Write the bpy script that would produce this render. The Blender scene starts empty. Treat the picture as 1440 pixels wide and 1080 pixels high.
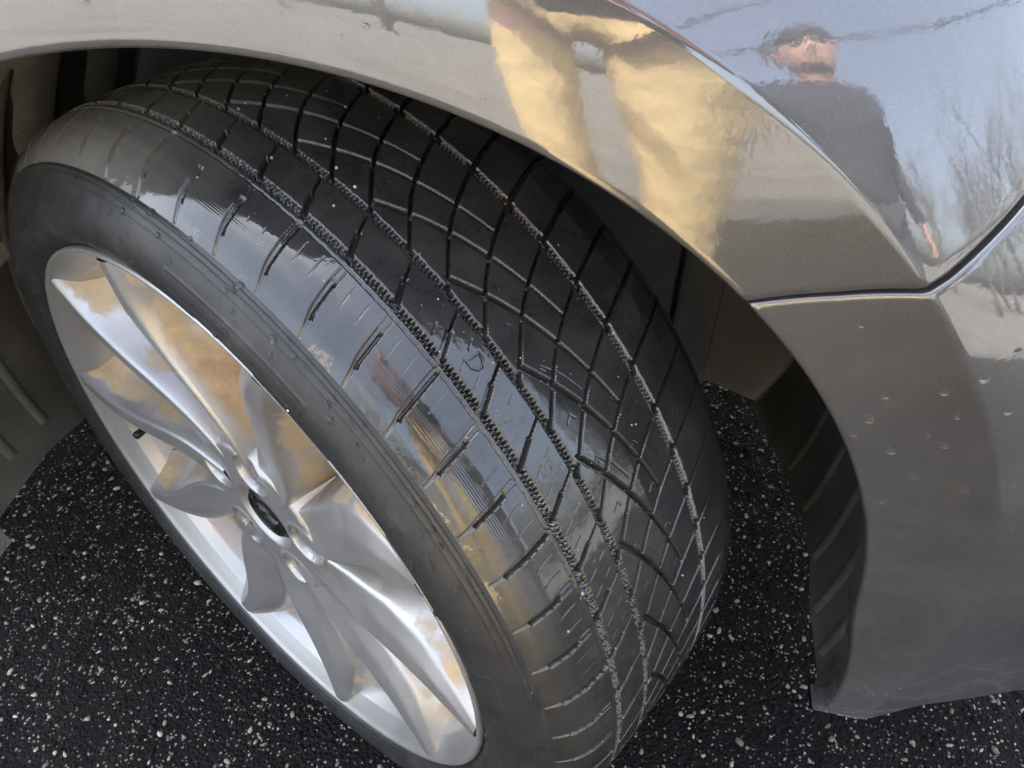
import bpy, bmesh, math, random
import numpy as np
from mathutils import Vector, Matrix
from mathutils.bvhtree import BVHTree

random.seed(7)
RNG = np.random.default_rng(11)
SC = bpy.context.scene
COL = SC.collection

# ------------------------------------------------------------------ camera
CAM_POS = Vector((0.23222, -0.42214, 0.85758))
RIGHT = Vector((0.980747, 0.195285, 0.0))
DOWN = Vector((0.136136, -0.683587, -0.717061))
FWD = Vector((-0.140012, 0.703259, -0.697010))
cd = bpy.data.cameras.new("camera")
cam = bpy.data.objects.new("camera", cd)
COL.objects.link(cam)
cd.sensor_width = 36.0
cd.lens = 27.0
cd.clip_start = 0.02
cd.clip_end = 6000.0
m3 = Matrix((RIGHT, -DOWN, -FWD)).transposed()
cam.matrix_world = Matrix.Translation(CAM_POS) @ m3.to_4x4()
SC.camera = cam

# ------------------------------------------------------------------ sky, sun, exposure
SUN_DIR = Vector((-0.34, 0.58, 0.74)).normalized()      # towards the sun: beyond the car
world = bpy.data.worlds.new("World")
SC.world = world
world.use_nodes = True
wn = world.node_tree
wn.nodes.clear()
sky = wn.nodes.new("ShaderNodeTexSky")
sky.sky_type = 'NISHITA'
sky.sun_disc = False
sky.sun_elevation = math.asin(SUN_DIR.z)
sky.sun_rotation = math.atan2(SUN_DIR.x, SUN_DIR.y)
sky.air_density = 1.0
sky.dust_density = 6.0
sky.ozone_density = 1.0
bg = wn.nodes.new("ShaderNodeBackground")
bg.inputs[1].default_value = 0.15
wo = wn.nodes.new("ShaderNodeOutputWorld")
hs = wn.nodes.new('ShaderNodeHueSaturation')
hs.inputs['Saturation'].default_value = 0.72
wn.links.new(sky.outputs[0], hs.inputs['Color'])
wn.links.new(hs.outputs[0], bg.inputs[0])
wn.links.new(bg.outputs[0], wo.inputs[0])
sl = bpy.data.lights.new("sun", 'SUN')
sl.energy = 2.1
sl.angle = math.radians(0.5)
sl.color = (1.0, 0.94, 0.85)
so = bpy.data.objects.new("sun", sl)
COL.objects.link(so)
so.rotation_euler = SUN_DIR.to_track_quat('Z', 'Y').to_euler()
SC.view_settings.view_transform = 'Standard'
SC.view_settings.look = 'None'
SC.view_settings.exposure = 2.8
SC.view_settings.gamma = 1.0
SC.view_settings.use_curve_mapping = False
SC.cycles.max_bounces = 10
SC.cycles.transmission_bounces = 6

# ------------------------------------------------------------------ helpers
def tag(o, label=None, cat=None, group=None, kind=None):
    if label: o["label"] = label
    if cat: o["category"] = cat
    if group: o["group"] = group
    if kind: o["kind"] = kind
    return o

def empty(name, loc=(0, 0, 0)):
    o = bpy.data.objects.new(name, None)
    o.empty_display_size = 0.05
    o.location = loc
    COL.objects.link(o)
    return o

def link(name, me, mat=None, parent=None):
    o = bpy.data.objects.new(name, me)
    COL.objects.link(o)
    if mat is not None and not me.materials:
        me.materials.append(mat)
    if parent is not None:
        o.parent = parent
    return o

def np_mesh(name, V, F, smooth=True, attrs=None):
    """V (n,3) array, F (m,3|4) int array or list of polygons."""
    me = bpy.data.meshes.new(name)
    V = np.asarray(V, dtype=np.float32)
    if isinstance(F, np.ndarray):
        k = F.shape[1]
        me.vertices.add(len(V)); me.loops.add(F.size); me.polygons.add(len(F))
        me.vertices.foreach_set("co", V.ravel())
        me.loops.foreach_set("vertex_index", F.astype(np.int32).ravel())
        me.polygons.foreach_set("loop_start", np.arange(0, F.size, k, dtype=np.int32))
        me.update(calc_edges=True)
    else:
        me.from_pydata([tuple(v) for v in V], [], [tuple(f) for f in F])
        me.update()
    if attrs:
        for an, (typ, data) in attrs.items():
            a = me.attributes.new(an, typ, 'POINT')
            if typ == 'FLOAT':
                a.data.foreach_set("value", np.asarray(data, dtype=np.float32).ravel())
            elif typ == 'FLOAT_VECTOR':
                a.data.foreach_set("vector", np.asarray(data, dtype=np.float32).ravel())
            else:
                a.data.foreach_set("color", np.asarray(data, dtype=np.float32).ravel())
    if smooth:
        me.polygons.foreach_set("use_smooth", np.ones(len(me.polygons), dtype=bool))
    return me

def grid_faces(nu, nv, close_u=False):
    iu = np.arange(nu if close_u else nu - 1)
    iv = np.arange(nv - 1)
    U, Vv = np.meshgrid(iu, iv, indexing='ij')
    U2 = (U + 1) % nu
    return np.stack([U * nv + Vv, U2 * nv + Vv, U2 * nv + Vv + 1, U * nv + Vv + 1], -1).reshape(-1, 4)

def sstep(x):
    x = np.clip(x, 0, 1)
    return x * x * (3 - 2 * x)

def tube(points, radii, seg=10, cap=True):
    """tapered tube as V, F lists"""
    V, F = [], []
    pts = [Vector(p) for p in points]
    n = len(pts)
    prev = None
    for i, p in enumerate(pts):
        t = (pts[min(i + 1, n - 1)] - pts[max(i - 1, 0)]).normalized()
        if prev is None:
            a = Vector((0, 0, 1)) if abs(t.z) < 0.9 else Vector((1, 0, 0))
            x = t.cross(a).normalized()
        else:
            x = (prev - t * prev.dot(t)).normalized()
        prev = x
        y = t.cross(x)
        for k in range(seg):
            an = 2 * math.pi * k / seg
            V.append(p + (x * math.cos(an) + y * math.sin(an)) * radii[i])
    for i in range(n - 1):
        for k in range(seg):
            k2 = (k + 1) % seg
            F.append((i * seg + k, i * seg + k2, (i + 1) * seg + k2, (i + 1) * seg + k))
    if cap:
        F.append(tuple(reversed(range(seg))))
        F.append(tuple((n - 1) * seg + k for k in range(seg)))
    return V, F

def box_mesh(name, size, bev=0.0, seg=2):
    bm = bmesh.new()
    bmesh.ops.create_cube(bm, size=1.0)
    for v in bm.verts:
        v.co = Vector((v.co.x * size[0], v.co.y * size[1], v.co.z * size[2]))
    if bev > 0:
        bmesh.ops.bevel(bm, geom=bm.edges[:], offset=bev, segments=seg, affect='EDGES', profile=0.5)
    me = bpy.data.meshes.new(name)
    bm.to_mesh(me); bm.free()
    return me

# ------------------------------------------------------------------ materials
def new_mat(name):
    m = bpy.data.materials.new(name)
    m.use_nodes = True
    nt = m.node_tree
    b = nt.nodes["Principled BSDF"]
    return m, nt, b

def N(nt, typ, **kw):
    n = nt.nodes.new(typ)
    for k, v in kw.items():
        setattr(n, k, v)
    return n

def noise(nt, scale, detail=4, rough=0.55, coord=None, dist=0.0):
    n = N(nt, "ShaderNodeTexNoise")
    n.inputs["Scale"].default_value = scale
    n.inputs["Detail"].default_value = detail
    n.inputs["Roughness"].default_value = rough
    n.inputs["Distortion"].default_value = dist
    if coord is not None:
        nt.links.new(coord, n.inputs["Vector"])
    return n

def ramp(nt, fac, stops):
    r = N(nt, "ShaderNodeValToRGB")
    el = r.color_ramp.elements
    while len(el) > len(stops): el.remove(el[-1])
    while len(el) < len(stops): el.new(0.5)
    for e, (p, c) in zip(el, stops):
        e.position = p
        e.color = (c[0], c[1], c[2], 1) if isinstance(c, (tuple, list)) else (c, c, c, 1)
    nt.links.new(fac, r.inputs[0])
    return r

def mixc(nt, fac, a, b):
    m = N(nt, "ShaderNodeMix", data_type='RGBA')
    for sock, v in ((m.inputs[0], fac), (m.inputs[6], a), (m.inputs[7], b)):
        if hasattr(v, "links"):
            nt.links.new(v, sock)
        else:
            sock.default_value = v if not isinstance(v, (tuple, list)) else (*v, 1)[:4]
    return m.outputs[2]

def math_n(nt, op, a, b=None, c=None):
    m = N(nt, "ShaderNodeMath", operation=op)
    for i, v in enumerate((a, b, c)):
        if v is None: continue
        if hasattr(v, "links"): nt.links.new(v, m.inputs[i])
        else: m.inputs[i].default_value = v
    return m.outputs[0]

def bump(nt, bsdf, height, strength, distance, prev=None):
    b = N(nt, "ShaderNodeBump")
    b.inputs["Strength"].default_value = strength
    b.inputs["Distance"].default_value = distance
    nt.links.new(height, b.inputs["Height"])
    if prev is not None: nt.links.new(prev, b.inputs["Normal"])
    nt.links.new(b.outputs[0], bsdf.inputs["Normal"])
    return b.outputs[0]

def objco(nt):
    return N(nt, "ShaderNodeTexCoord").outputs["Object"]

def attr(nt, name):
    a = N(nt, "ShaderNodeAttribute")
    a.attribute_name = name
    return a

def mat_simple(name, col, rough=0.5, metal=0.0, nscale=60, nvar=0.25, bumpd=0.0, bscale=300):
    m, nt, b = new_mat(name)
    co = objco(nt)
    n = noise(nt, nscale, 5, 0.6, co)
    lo = tuple(c * (1 - nvar) for c in col); hi = tuple(min(1, c * (1 + nvar)) for c in col)
    r = ramp(nt, n.outputs["Fac"], [(0.3, lo), (0.7, hi)])
    nt.links.new(r.outputs[0], b.inputs["Base Color"])
    b.inputs["Roughness"].default_value = rough
    b.inputs["Metallic"].default_value = metal
    if bumpd > 0:
        n2 = noise(nt, bscale, 4, 0.6, co)
        bump(nt, b, n2.outputs["Fac"], 0.6, bumpd)
    return m

def mat_paint():
    m, nt, b = new_mat("grey_metallic_paint")
    co = objco(nt)
    fl = N(nt, "ShaderNodeTexVoronoi"); fl.inputs["Scale"].default_value = 2400
    nt.links.new(co, fl.inputs["Vector"])
    sep = N(nt, "ShaderNodeSeparateColor"); nt.links.new(fl.outputs["Color"], sep.inputs[0])
    flk = ramp(nt, sep.outputs[0], [(0.0, (0.104, 0.100, 0.095)), (0.72, (0.115, 0.110, 0.103)), (1.0, (0.145, 0.143, 0.138))])
    n = noise(nt, 7, 5, 0.65, co, 0.6)
    dust = ramp(nt, n.outputs["Fac"], [(0.42, 0.0), (0.72, 0.16)])
    sx = N(nt, "ShaderNodeSeparateXYZ"); nt.links.new(co, sx.inputs[0])
    lowz = ramp(nt, sx.outputs[2], [(0.20, 0.8), (0.64, 0.0)])
    n8 = noise(nt, 16, 8, 0.75, co, 1.2)
    grime = math_n(nt, 'MULTIPLY', lowz.outputs[0], ramp(nt, n8.outputs["Fac"], [(0.36, 0.15), (0.70, 1.0)]).outputs[0])
    dsum = math_n(nt, 'MAXIMUM', dust.outputs[0], grime)
    c = mixc(nt, dsum, flk.outputs[0], (0.25, 0.257, 0.27))
    nt.links.new(c, b.inputs["Base Color"])
    b.inputs["Metallic"].default_value = 0.55
    b.inputs["Roughness"].default_value = 0.42
    b.inputs["Coat IOR"].default_value = 2.2
    n3 = noise(nt, 26, 6, 0.7, co)
    cr = ramp(nt, n3.outputs["Fac"], [(0.35, 0.03), (0.75, 0.10)])
    nt.links.new(math_n(nt, 'ADD', cr.outputs[0], math_n(nt, 'MULTIPLY', grime, 0.45)), b.inputs["Coat Roughness"])
    nt.links.new(math_n(nt, 'SUBTRACT', 1.0, math_n(nt, 'MULTIPLY', grime, 0.8)), b.inputs["Coat Weight"])
    # orange peel in the clear coat
    n2 = noise(nt, 230, 2, 0.5, co)
    bp = N(nt, "ShaderNodeBump"); bp.inputs["Strength"].default_value = 0.03; bp.inputs["Distance"].default_value = 0.001
    nt.links.new(n2.outputs["Fac"], bp.inputs["Height"])
    nt.links.new(bp.outputs[0], b.inputs["Coat Normal"])
    return m

def mat_rubber_wet():
    m, nt, b = new_mat("wet_tread_rubber")
    tc = attr(nt, "tw")              # x: mm along the tread, y: mm across, z: groove depth mm
    sep = N(nt, "ShaderNodeSeparateXYZ"); nt.links.new(tc.outputs["Vector"], sep.inputs[0])
    co = objco(nt)
    n1 = noise(nt, 35, 6, 0.65, co)
    base = ramp(nt, n1.outputs["Fac"], [(0.3, (0.022, 0.022, 0.021)), (0.7, (0.050, 0.049, 0.044))])
    # dried clay on the outer edge
    n2 = noise(nt, 45, 7, 0.72, co, 0.4)
    edge = math_n(nt, 'MULTIPLY', math_n(nt, 'SUBTRACT', sep.outputs[1], 101.0), 0.16)
    f = math_n(nt, 'ADD', edge, math_n(nt, 'MULTIPLY', math_n(nt, 'SUBTRACT', n2.outputs["Fac"], 0.58), 5.5))
    fc = ramp(nt, f, [(0.35, 0.0), (0.62, 1.0)])
    band = ramp(nt, math_n(nt, 'MULTIPLY', math_n(nt, 'SUBTRACT', sep.outputs[1], 94.0), 0.1), [(0.25, 0.0), (0.7, 1.0)])
    big = noise(nt, 7.5, 2, 0.5, co)
    patch = ramp(nt, big.outputs['Fac'], [(0.54, 0.0), (0.66, 0.8)])
    pos = math_n(nt, 'MULTIPLY', math_n(nt, 'ABSOLUTE', math_n(nt, 'SUBTRACT', sep.outputs[0], 298.0)), 0.01)
    spot = ramp(nt, pos, [(0.30, 1.0), (0.62, 0.0)])
    patch2 = math_n(nt, 'MAXIMUM', patch.outputs[0], spot.outputs[0])
    clay = math_n(nt, 'MULTIPLY', math_n(nt, 'MULTIPLY', fc.outputs[0], band.outputs[0]), patch2)
    c = mixc(nt, math_n(nt, 'MULTIPLY', clay, 0.75), base.outputs[0], (0.36, 0.27, 0.16))
    # fine brown silt lying in the grooves
    silt = ramp(nt, math_n(nt, 'MULTIPLY', sep.outputs[2], 0.14), [(0.06, 0.0), (0.12, 0.40), (0.35, 0.3), (0.6, 0.05)])
    c2 = mixc(nt, silt.outputs[0], c, (0.085, 0.070, 0.050))
    innr = ramp(nt, math_n(nt, 'MULTIPLY', math_n(nt, 'ADD', sep.outputs[1], 60.0), 0.01), [(0.205, 0.0), (0.21, 1.0), (0.29, 1.0), (0.295, 0.0)])
    tooth = ramp(nt, math_n(nt, 'MULTIPLY', sep.outputs[2], 0.2), [(0.06, 0.0), (0.10, 1.0), (0.26, 1.0), (0.40, 0.0)])
    c2 = mixc(nt, math_n(nt, 'MULTIPLY', math_n(nt, 'MULTIPLY', innr.outputs[0], tooth.outputs[0]), 0.85), c2, (0.24, 0.225, 0.19))
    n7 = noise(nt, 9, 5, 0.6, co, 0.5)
    veilf = math_n(nt, 'ADD', math_n(nt, 'MULTIPLY', sep.outputs[0], -0.0042), math_n(nt, 'MULTIPLY', n7.outputs["Fac"], 0.9))
    dry = ramp(nt, veilf, [(0.15, 0.0), (0.75, 0.75)])
    c2 = mixc(nt, dry.outputs[0], c2, (0.25, 0.24, 0.20))  # veiling haze painted into the rubber colour, paler towards the tyre top
    nt.links.new(c2, b.inputs["Base Color"])
    n3 = noise(nt, 60, 5, 0.6, co)
    rr = ramp(nt, n3.outputs["Fac"], [(0.35, 0.03), (0.75, 0.16)])
    worn = ramp(nt, math_n(nt, 'MULTIPLY', math_n(nt, 'ADD', sep.outputs[1], math_n(nt, 'MULTIPLY', n2.outputs['Fac'], 14.0)), 0.01), [(1.05, 0.0), (1.13, 1.0)])
    low = ramp(nt, math_n(nt, 'ADD', math_n(nt, 'MULTIPLY', sep.outputs[0], 0.0025), math_n(nt, 'MULTIPLY', math_n(nt, 'SUBTRACT', n1.outputs['Fac'], 0.5), 0.3)), [(0.62, 0.0), (0.85, 1.0)])
    sh = ramp(nt, math_n(nt, 'MULTIPLY', sep.outputs[1], 0.01), [(0.84, 0.0), (0.93, 1.0)])
    lowsh = math_n(nt, 'MULTIPLY', math_n(nt, 'MULTIPLY', low.outputs[0], sh.outputs[0]), 0.5)
    clay = math_n(nt, 'MAXIMUM', clay, lowsh)
    r2 = mixc(nt, math_n(nt, 'MAXIMUM', clay, math_n(nt, 'MULTIPLY', worn.outputs[0], 0.55)), rr.outputs[0], (0.6, 0.6, 0.6))
    nt.links.new(r2, b.inputs["Roughness"])
    b.inputs["IOR"].default_value = 1.75
    # surface relief: water film ripples, grain, fine mould lines on the shoulder
    n4 = noise(nt, 120, 3, 0.5, co)
    p = bump(nt, b, n4.outputs["Fac"], 0.11, 0.002)
    n5 = noise(nt, 900, 4, 0.6, co)
    p = bump(nt, b, n5.outputs["Fac"], 0.05, 0.0003, p)
    line = math_n(nt, 'SINE', math_n(nt, 'MULTIPLY', sep.outputs[1], 5.2))
    lm = ramp(nt, math_n(nt, 'MULTIPLY', sep.outputs[1], 0.01), [(0.885, 0.0), (0.90, 1.0), (0.95, 1.0), (0.96, 0.0)])
    n6 = noise(nt, 25, 3, 0.5, co)
    lh = math_n(nt, 'MULTIPLY', math_n(nt, 'MULTIPLY', line, lm.outputs[0]), n6.outputs["Fac"])
    bump(nt, b, lh, 0.22, 0.00025, p)
    return m

def mat_sidewall():
    m, nt, b = new_mat("sidewall_rubber")
    co = objco(nt)
    n1 = noise(nt, 22, 7, 0.7, co, 0.8)
    base = ramp(nt, n1.outputs["Fac"], [(0.25, (0.020, 0.020, 0.020)), (0.55, (0.036, 0.036, 0.035)), (0.8, (0.078, 0.075, 0.068))])
    nt.links.new(base.outputs[0], b.inputs["Base Color"])
    n2 = noise(nt, 40, 6, 0.6, co)
    rr = ramp(nt, n2.outputs["Fac"], [(0.3, 0.24), (0.75, 0.5)])
    nt.links.new(rr.outputs[0], b.inputs["Roughness"])
    n3 = noise(nt, 700, 4, 0.6, co)
    bump(nt, b, n3.outputs["Fac"], 0.25, 0.0006)
    return m

def mat_silver():
    m, nt, b = new_mat("silver_wheel_paint")
    co = objco(nt)
    n0 = noise(nt, 1500, 2, 0.5, co)
    base = ramp(nt, n0.outputs["Fac"], [(0.3, (0.43, 0.425, 0.41)), (0.7, (0.55, 0.54, 0.52))])
    d = attr(nt, "dust")
    n1 = noise(nt, 55, 6, 0.7, co, 0.5)
    st = noise(nt, 20, 3, 0.5, co, 0.2)
    f = math_n(nt, 'ADD', d.outputs["Fac"], math_n(nt, 'MULTIPLY', math_n(nt, 'SUBTRACT', n1.outputs["Fac"], 0.5), 1.1))
    f = math_n(nt, 'ADD', f, math_n(nt, 'MULTIPLY', math_n(nt, 'SUBTRACT', st.outputs["Fac"], 0.5), 2.2))
    fr = ramp(nt, f, [(0.55, 0.0), (0.75, 0.55), (1.0, 0.88)])
    fr2 = math_n(nt, 'MULTIPLY', fr.outputs[0], ramp(nt, d.outputs["Fac"], [(0.02, 0.0), (0.25, 1.0)]).outputs[0])
    bc = ramp(nt, n1.outputs["Fac"], [(0.3, (0.36, 0.22, 0.08)), (0.7, (0.60, 0.44, 0.23))])
    c = mixc(nt, fr2, base.outputs[0], bc.outputs[0])
    nt.links.new(c, b.inputs["Base Color"])
    nt.links.new(math_n(nt, 'SUBTRACT', 0.72, math_n(nt, 'MULTIPLY', fr2, 0.7)), b.inputs["Metallic"])
    n2 = noise(nt, 30, 5, 0.6, co)
    rr = ramp(nt, n2.outputs["Fac"], [(0.3, 0.36), (0.75, 0.50)])
    nt.links.new(mixc(nt, fr2, rr.outputs[0], (0.8, 0.8, 0.8)), b.inputs["Roughness"])
    b.inputs["Coat Weight"].default_value = 0.35
    b.inputs["Coat Roughness"].default_value = 0.22
    return m

def mat_asphalt():
    m, nt, b = new_mat("wet_asphalt")
    co = objco(nt)
    v = N(nt, "ShaderNodeTexVoronoi"); v.inputs["Scale"].default_value = 230
    nt.links.new(co, v.inputs["Vector"])
    sep = N(nt, "ShaderNodeSeparateColor"); nt.links.new(v.outputs["Color"], sep.inputs[0])
    big = noise(nt, 3.0, 6, 0.6, co)
    pick = math_n(nt, 'ADD', sep.outputs[0], math_n(nt, 'MULTIPLY', math_n(nt, 'SUBTRACT', big.outputs["Fac"], 0.5), 0.3))
    core = ramp(nt, v.outputs["Distance"], [(0.18, 1.0), (0.42, 0.0)])
    lightf = math_n(nt, 'MULTIPLY', ramp(nt, pick, [(0.80, 0.0), (0.86, 1.0)]).outputs[0], core.outputs[0])
    stone = ramp(nt, sep.outputs[1], [(0.0, (0.14, 0.12, 0.10)), (0.5, (0.26, 0.24, 0.21)), (1.0, (0.42, 0.40, 0.36))])
    n1 = noise(nt, 420, 5, 0.7, co)
    tar = ramp(nt, n1.outputs["Fac"], [(0.35, (0.004, 0.004, 0.004)), (0.75, (0.016, 0.0155, 0.0145))])
    c = mixc(nt, lightf, tar.outputs[0], stone.outputs[0])
    nt.links.new(c, b.inputs["Base Color"])
    n2 = noise(nt, 14, 5, 0.6, co)
    rr = ramp(nt, n2.outputs["Fac"], [(0.35, 0.5), (0.7, 0.8)])
    nt.links.new(rr.outputs[0], b.inputs["Roughness"])
    b.inputs['Specular IOR Level'].default_value = 0.12
    p = bump(nt, b, v.outputs["Distance"], 0.7, -0.004)
    bump(nt, b, n1.outputs["Fac"], 0.5, 0.002, p)
    return m

def mat_chips():
    m, nt, b = new_mat("stone_chippings")
    a = attr(nt, "chip")
    co = objco(nt)
    n1 = noise(nt, 500, 4, 0.6, co)
    v = ramp(nt, n1.outputs["Fac"], [(0.3, 0.65), (0.7, 1.05)])
    mm = N(nt, "ShaderNodeMix", data_type='RGBA', blend_type='MULTIPLY'); mm.inputs[0].default_value = 1
    nt.links.new(a.outputs["Color"], mm.inputs[6]); nt.links.new(v.outputs[0], mm.inputs[7])
    nt.links.new(mm.outputs[2], b.inputs["Base Color"])
    b.inputs["Roughness"].default_value = 0.6
    b.inputs["Specular IOR Level"].default_value = 0.15
    return m

def mat_water():
    m, nt, b = new_mat("water")
    b.inputs["Base Color"].default_value = (1, 1, 1, 1)
    b.inputs["Roughness"].default_value = 0.0
    b.inputs["IOR"].default_value = 1.33
    b.inputs["Transmission Weight"].default_value = 1.0
    return m

PAINT = mat_paint()
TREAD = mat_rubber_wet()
SIDE = mat_sidewall()
SILVER = mat_silver()
ASPHALT = mat_asphalt()
CHIPS = mat_chips()
WATER = mat_water()
LINER = mat_simple("dusty_liner_plastic", (0.085, 0.083, 0.072), 0.5, 0, 14, 0.35, 0.001, 260)
BOUNCE = mat_simple('pale_bounce_lining', (0.36, 0.36, 0.34), 0.95, 0, 20, 0.2, 0.002, 300)  # pale lining, added to bounce light inside the arch
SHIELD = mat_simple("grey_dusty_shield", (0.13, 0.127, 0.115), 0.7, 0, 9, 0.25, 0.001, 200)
BLACKPL = mat_simple("black_plastic", (0.012, 0.012, 0.012), 0.3, 0, 60, 0.3)
DARKMET = mat_simple("dark_iron", (0.07, 0.06, 0.055), 0.55, 0.8, 40, 0.3)
CHROME = mat_simple("chrome", (0.8, 0.8, 0.8), 0.08, 1.0, 40, 0.05)
GLASS = mat_simple("tinted_glass", (0.02, 0.022, 0.024), 0.04, 0, 10, 0.1)

# ------------------------------------------------------------------ ground
me = bpy.data.meshes.new("asphalt_ground")
bm = bmesh.new()
xs = [-3000, -20, -3, -1.2, 1.6, 4, 20, 3000]
ys = [-3000, -20, -4, -0.9, 1.0, 4, 20, 3000]
vg = [[bm.verts.new((x, y, 0)) for y in ys] for x in xs]
for i in range(len(xs) - 1):
    for j in range(len(ys) - 1):
        bm.faces.new((vg[i][j], vg[i + 1][j], vg[i + 1][j + 1], vg[i][j + 1]))
bm.to_mesh(me); bm.free()
tag(link("asphalt_ground", me, ASPHALT), kind="structure")

PAVE = mat_simple("dry_pale_paving", (0.17, 0.165, 0.150), 0.85, 0, 3.0, 0.25, 0.004, 160)
for nm, x0, x1, y0, y1 in (("street", -3000, 3000, -3000, -1.75), ("driveway", 3.6, 3000, -1.75, 3000)):
    link(nm, np_mesh(nm, np.array([(x0, y0, .004), (x1, y0, .004), (x1, y1, .004), (x0, y1, .004)]), [(0, 1, 2, 3)], False), PAVE)["kind"] = "structure"

def ico():
    t = (1 + 5 ** 0.5) / 2
    v = np.array([(-1, t, 0), (1, t, 0), (-1, -t, 0), (1, -t, 0), (0, -1, t), (0, 1, t), (0, -1, -t), (0, 1, -t),
                  (t, 0, -1), (t, 0, 1), (-t, 0, -1), (-t, 0, 1)], float)
    v /= np.linalg.norm(v[0])
    f = np.array([(0, 11, 5), (0, 5, 1), (0, 1, 7), (0, 7, 10), (0, 10, 11), (1, 5, 9), (5, 11, 4), (11, 10, 2), (10, 7, 6),
                  (7, 1, 8), (3, 9, 4), (3, 4, 2), (3, 2, 6), (3, 6, 8), (3, 8, 9), (4, 9, 5), (2, 4, 11), (6, 2, 10), (8, 6, 7), (9, 8, 1)])
    return v, f

def rot_z_tilt(n):
    a = RNG.uniform(0, 2 * np.pi, n); b = RNG.normal(0, 0.35, n)
    ca, sa, cb, sb = np.cos(a), np.sin(a), np.cos(b), np.sin(b)
    R = np.zeros((n, 3, 3))
    R[:, 0, 0] = ca; R[:, 0, 1] = -sa * cb; R[:, 0, 2] = sa * sb
    R[:, 1, 0] = sa; R[:, 1, 1] = ca * cb; R[:, 1, 2] = -ca * sb
    R[:, 2, 1] = sb; R[:, 2, 2] = cb
    return R

def make_stones(n, xr, yr, smin, smax, power, palette, weights, sink=0.25):
    iv, jf = ico()
    size = smin + (smax - smin) * RNG.random(n) ** power
    sc = np.stack([size * RNG.uniform(0.8, 1.5, n), size * RNG.uniform(0.6, 1.0, n), size * RNG.uniform(0.35, 0.7, n)], 1)
    base = iv[None] * (1 + RNG.normal(0, 0.16, (n, 12, 1)))
    V = base * sc[:, None]
    V = np.einsum('nij,nkj->nki', rot_z_tilt(n), V)
    pos = np.stack([RNG.uniform(*xr, n), RNG.uniform(*yr, n), sc[:, 2] * (1 - 2 * sink) * RNG.uniform(-0.6, 0.6, n)], 1)
    V += pos[:, None]
    F = jf[None] + (np.arange(n) * 12)[:, None, None]
    pc = np.array(palette)[RNG.choice(len(palette), n, p=np.array(weights) / sum(weights))]
    pc = np.clip(pc * RNG.uniform(0.45, 1.05, (n, 1)), 0, 1)
    colr = np.repeat(np.concatenate([pc, np.ones((n, 1))], 1), 12, 0)
    return V.reshape(-1, 3), F.reshape(-1, 3), colr

pal = [(0.58, 0.54, 0.46), (0.48, 0.42, 0.33), (0.44, 0.34, 0.23), (0.33, 0.31, 0.29), (0.50, 0.36, 0.27), (0.10, 0.10, 0.10), (0.03, 0.03, 0.03)]
A1 = make_stones(20000, (-1.1, 1.3), (-0.6, 0.95), 0.0010, 0.0040, 2.9, pal, [6, 4, 3, 3, .7, .5, .5])
A2 = make_stones(22000, (-1.1, 1.3), (-0.6, 0.95), 0.0006, 0.0016, 1.4, pal, [5, 4, 3, 4, .5, 2, 3])
A3 = make_stones(7000, (-1.1, 1.3), (-0.6, 0.95), 0.0018, 0.0048, 1.6, [(0.012, 0.012, 0.012)], [1], 0.4)
V = np.concatenate([A1[0], A2[0], A3[0]])
F = np.concatenate([A1[1], A2[1] + len(A1[0]), A3[1] + len(A1[0]) + len(A2[0])])
C_ = np.concatenate([A1[2], A2[2], A3[2]])
tag(link("asphalt_chippings", np_mesh("asphalt_chippings", V, F, False, {"chip": ('FLOAT_COLOR', C_)}), CHIPS),
    "pale and dark stone chippings set in the wet black asphalt", "stone chippings", kind="stuff")

# ------------------------------------------------------------------ the car
CAR = tag(empty("car", (0, 0, 0)), "grey metallic car with its silver spoked front wheel turned outward on wet asphalt", "car")

# body side surface: distance from the arch centre, flare band, crease, shoulder
XC, ZC = 0.031, 0.354
RA, RC = 0.378, 0.443
BC = [0.0074, -0.0128, 0.002, -0.0156, 0.049, -0.042, 0.0209, 0.0555, -0.0054, 0.0347]

def body_y(x, z):
    x = np.asarray(x, float); z = np.asarray(z, float)
    dx = x - XC; dz = z - ZC
    rho = np.hypot(dx, dz)
    th = np.degrees(np.arctan2(dx, dz))
    t = np.clip((th - 35) / 20, -0.75, 0.75)
    t = 0.8 * np.tanh((th - 35) / 20 / 0.8) * 1.0
    q = np.clip((rho - RA) / (RC - RA), 0, 1)
    r = np.maximum((rho - RC) / 0.1, 0)
    yb = -0.12 + (BC[0] + BC[1] * t + BC[8] * t * t) * q + (BC[2] + BC[3] * t) * (q * q - q)
    r_ = np.minimum(r, 2.0)
    p = (BC[4] + BC[5] * t + BC[9] * t * t) * r_ + (BC[6] + BC[7] * t) * r_ ** 2
    p = p + (r - r_) * 0.16
    p = np.maximum(p, 0.02 * r)
    # lower front: bumper corner turning in
    wf = sstep((th - 46) / 34)
    H = 0.85 * np.maximum(x - 0.37, 0) ** 2 + 0.02 * np.maximum(x - 0.45, 0)
    H = H + 0.05 * np.maximum(0.46 - z, 0) * sstep((0.46 - z) / 0.12) * sstep((x - 0.44) / 0.08)
    rear = sstep((-th - 20) / 40)
    p = p * (1 - wf) + wf * (H + 0.004 * np.minimum(r, 1))
    p = p * (1 - rear) + rear * (0.03 * np.minimum(r, 1) + 0.25 * np.maximum(z - 0.72, 0) ** 1.2)
    return yb + p

def arch_r(th):
    return RA + 0.043 * sstep((np.asarray(th, float) - 82) / 30)

def gap_theta(rho):
    # panel gap between fender and bumper: level from the arch to the crease, then climbing forward
    P = [(RA - 0.02, 42.3), (RA, 42.5), (0.410, 45.4), (0.441, 47.8), (0.452, 47.9), (0.482, 47.6), (0.56, 46.6), (0.8, 45.5)]
    return np.interp(rho, [p[0] for p in P], [p[1] for p in P])

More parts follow.
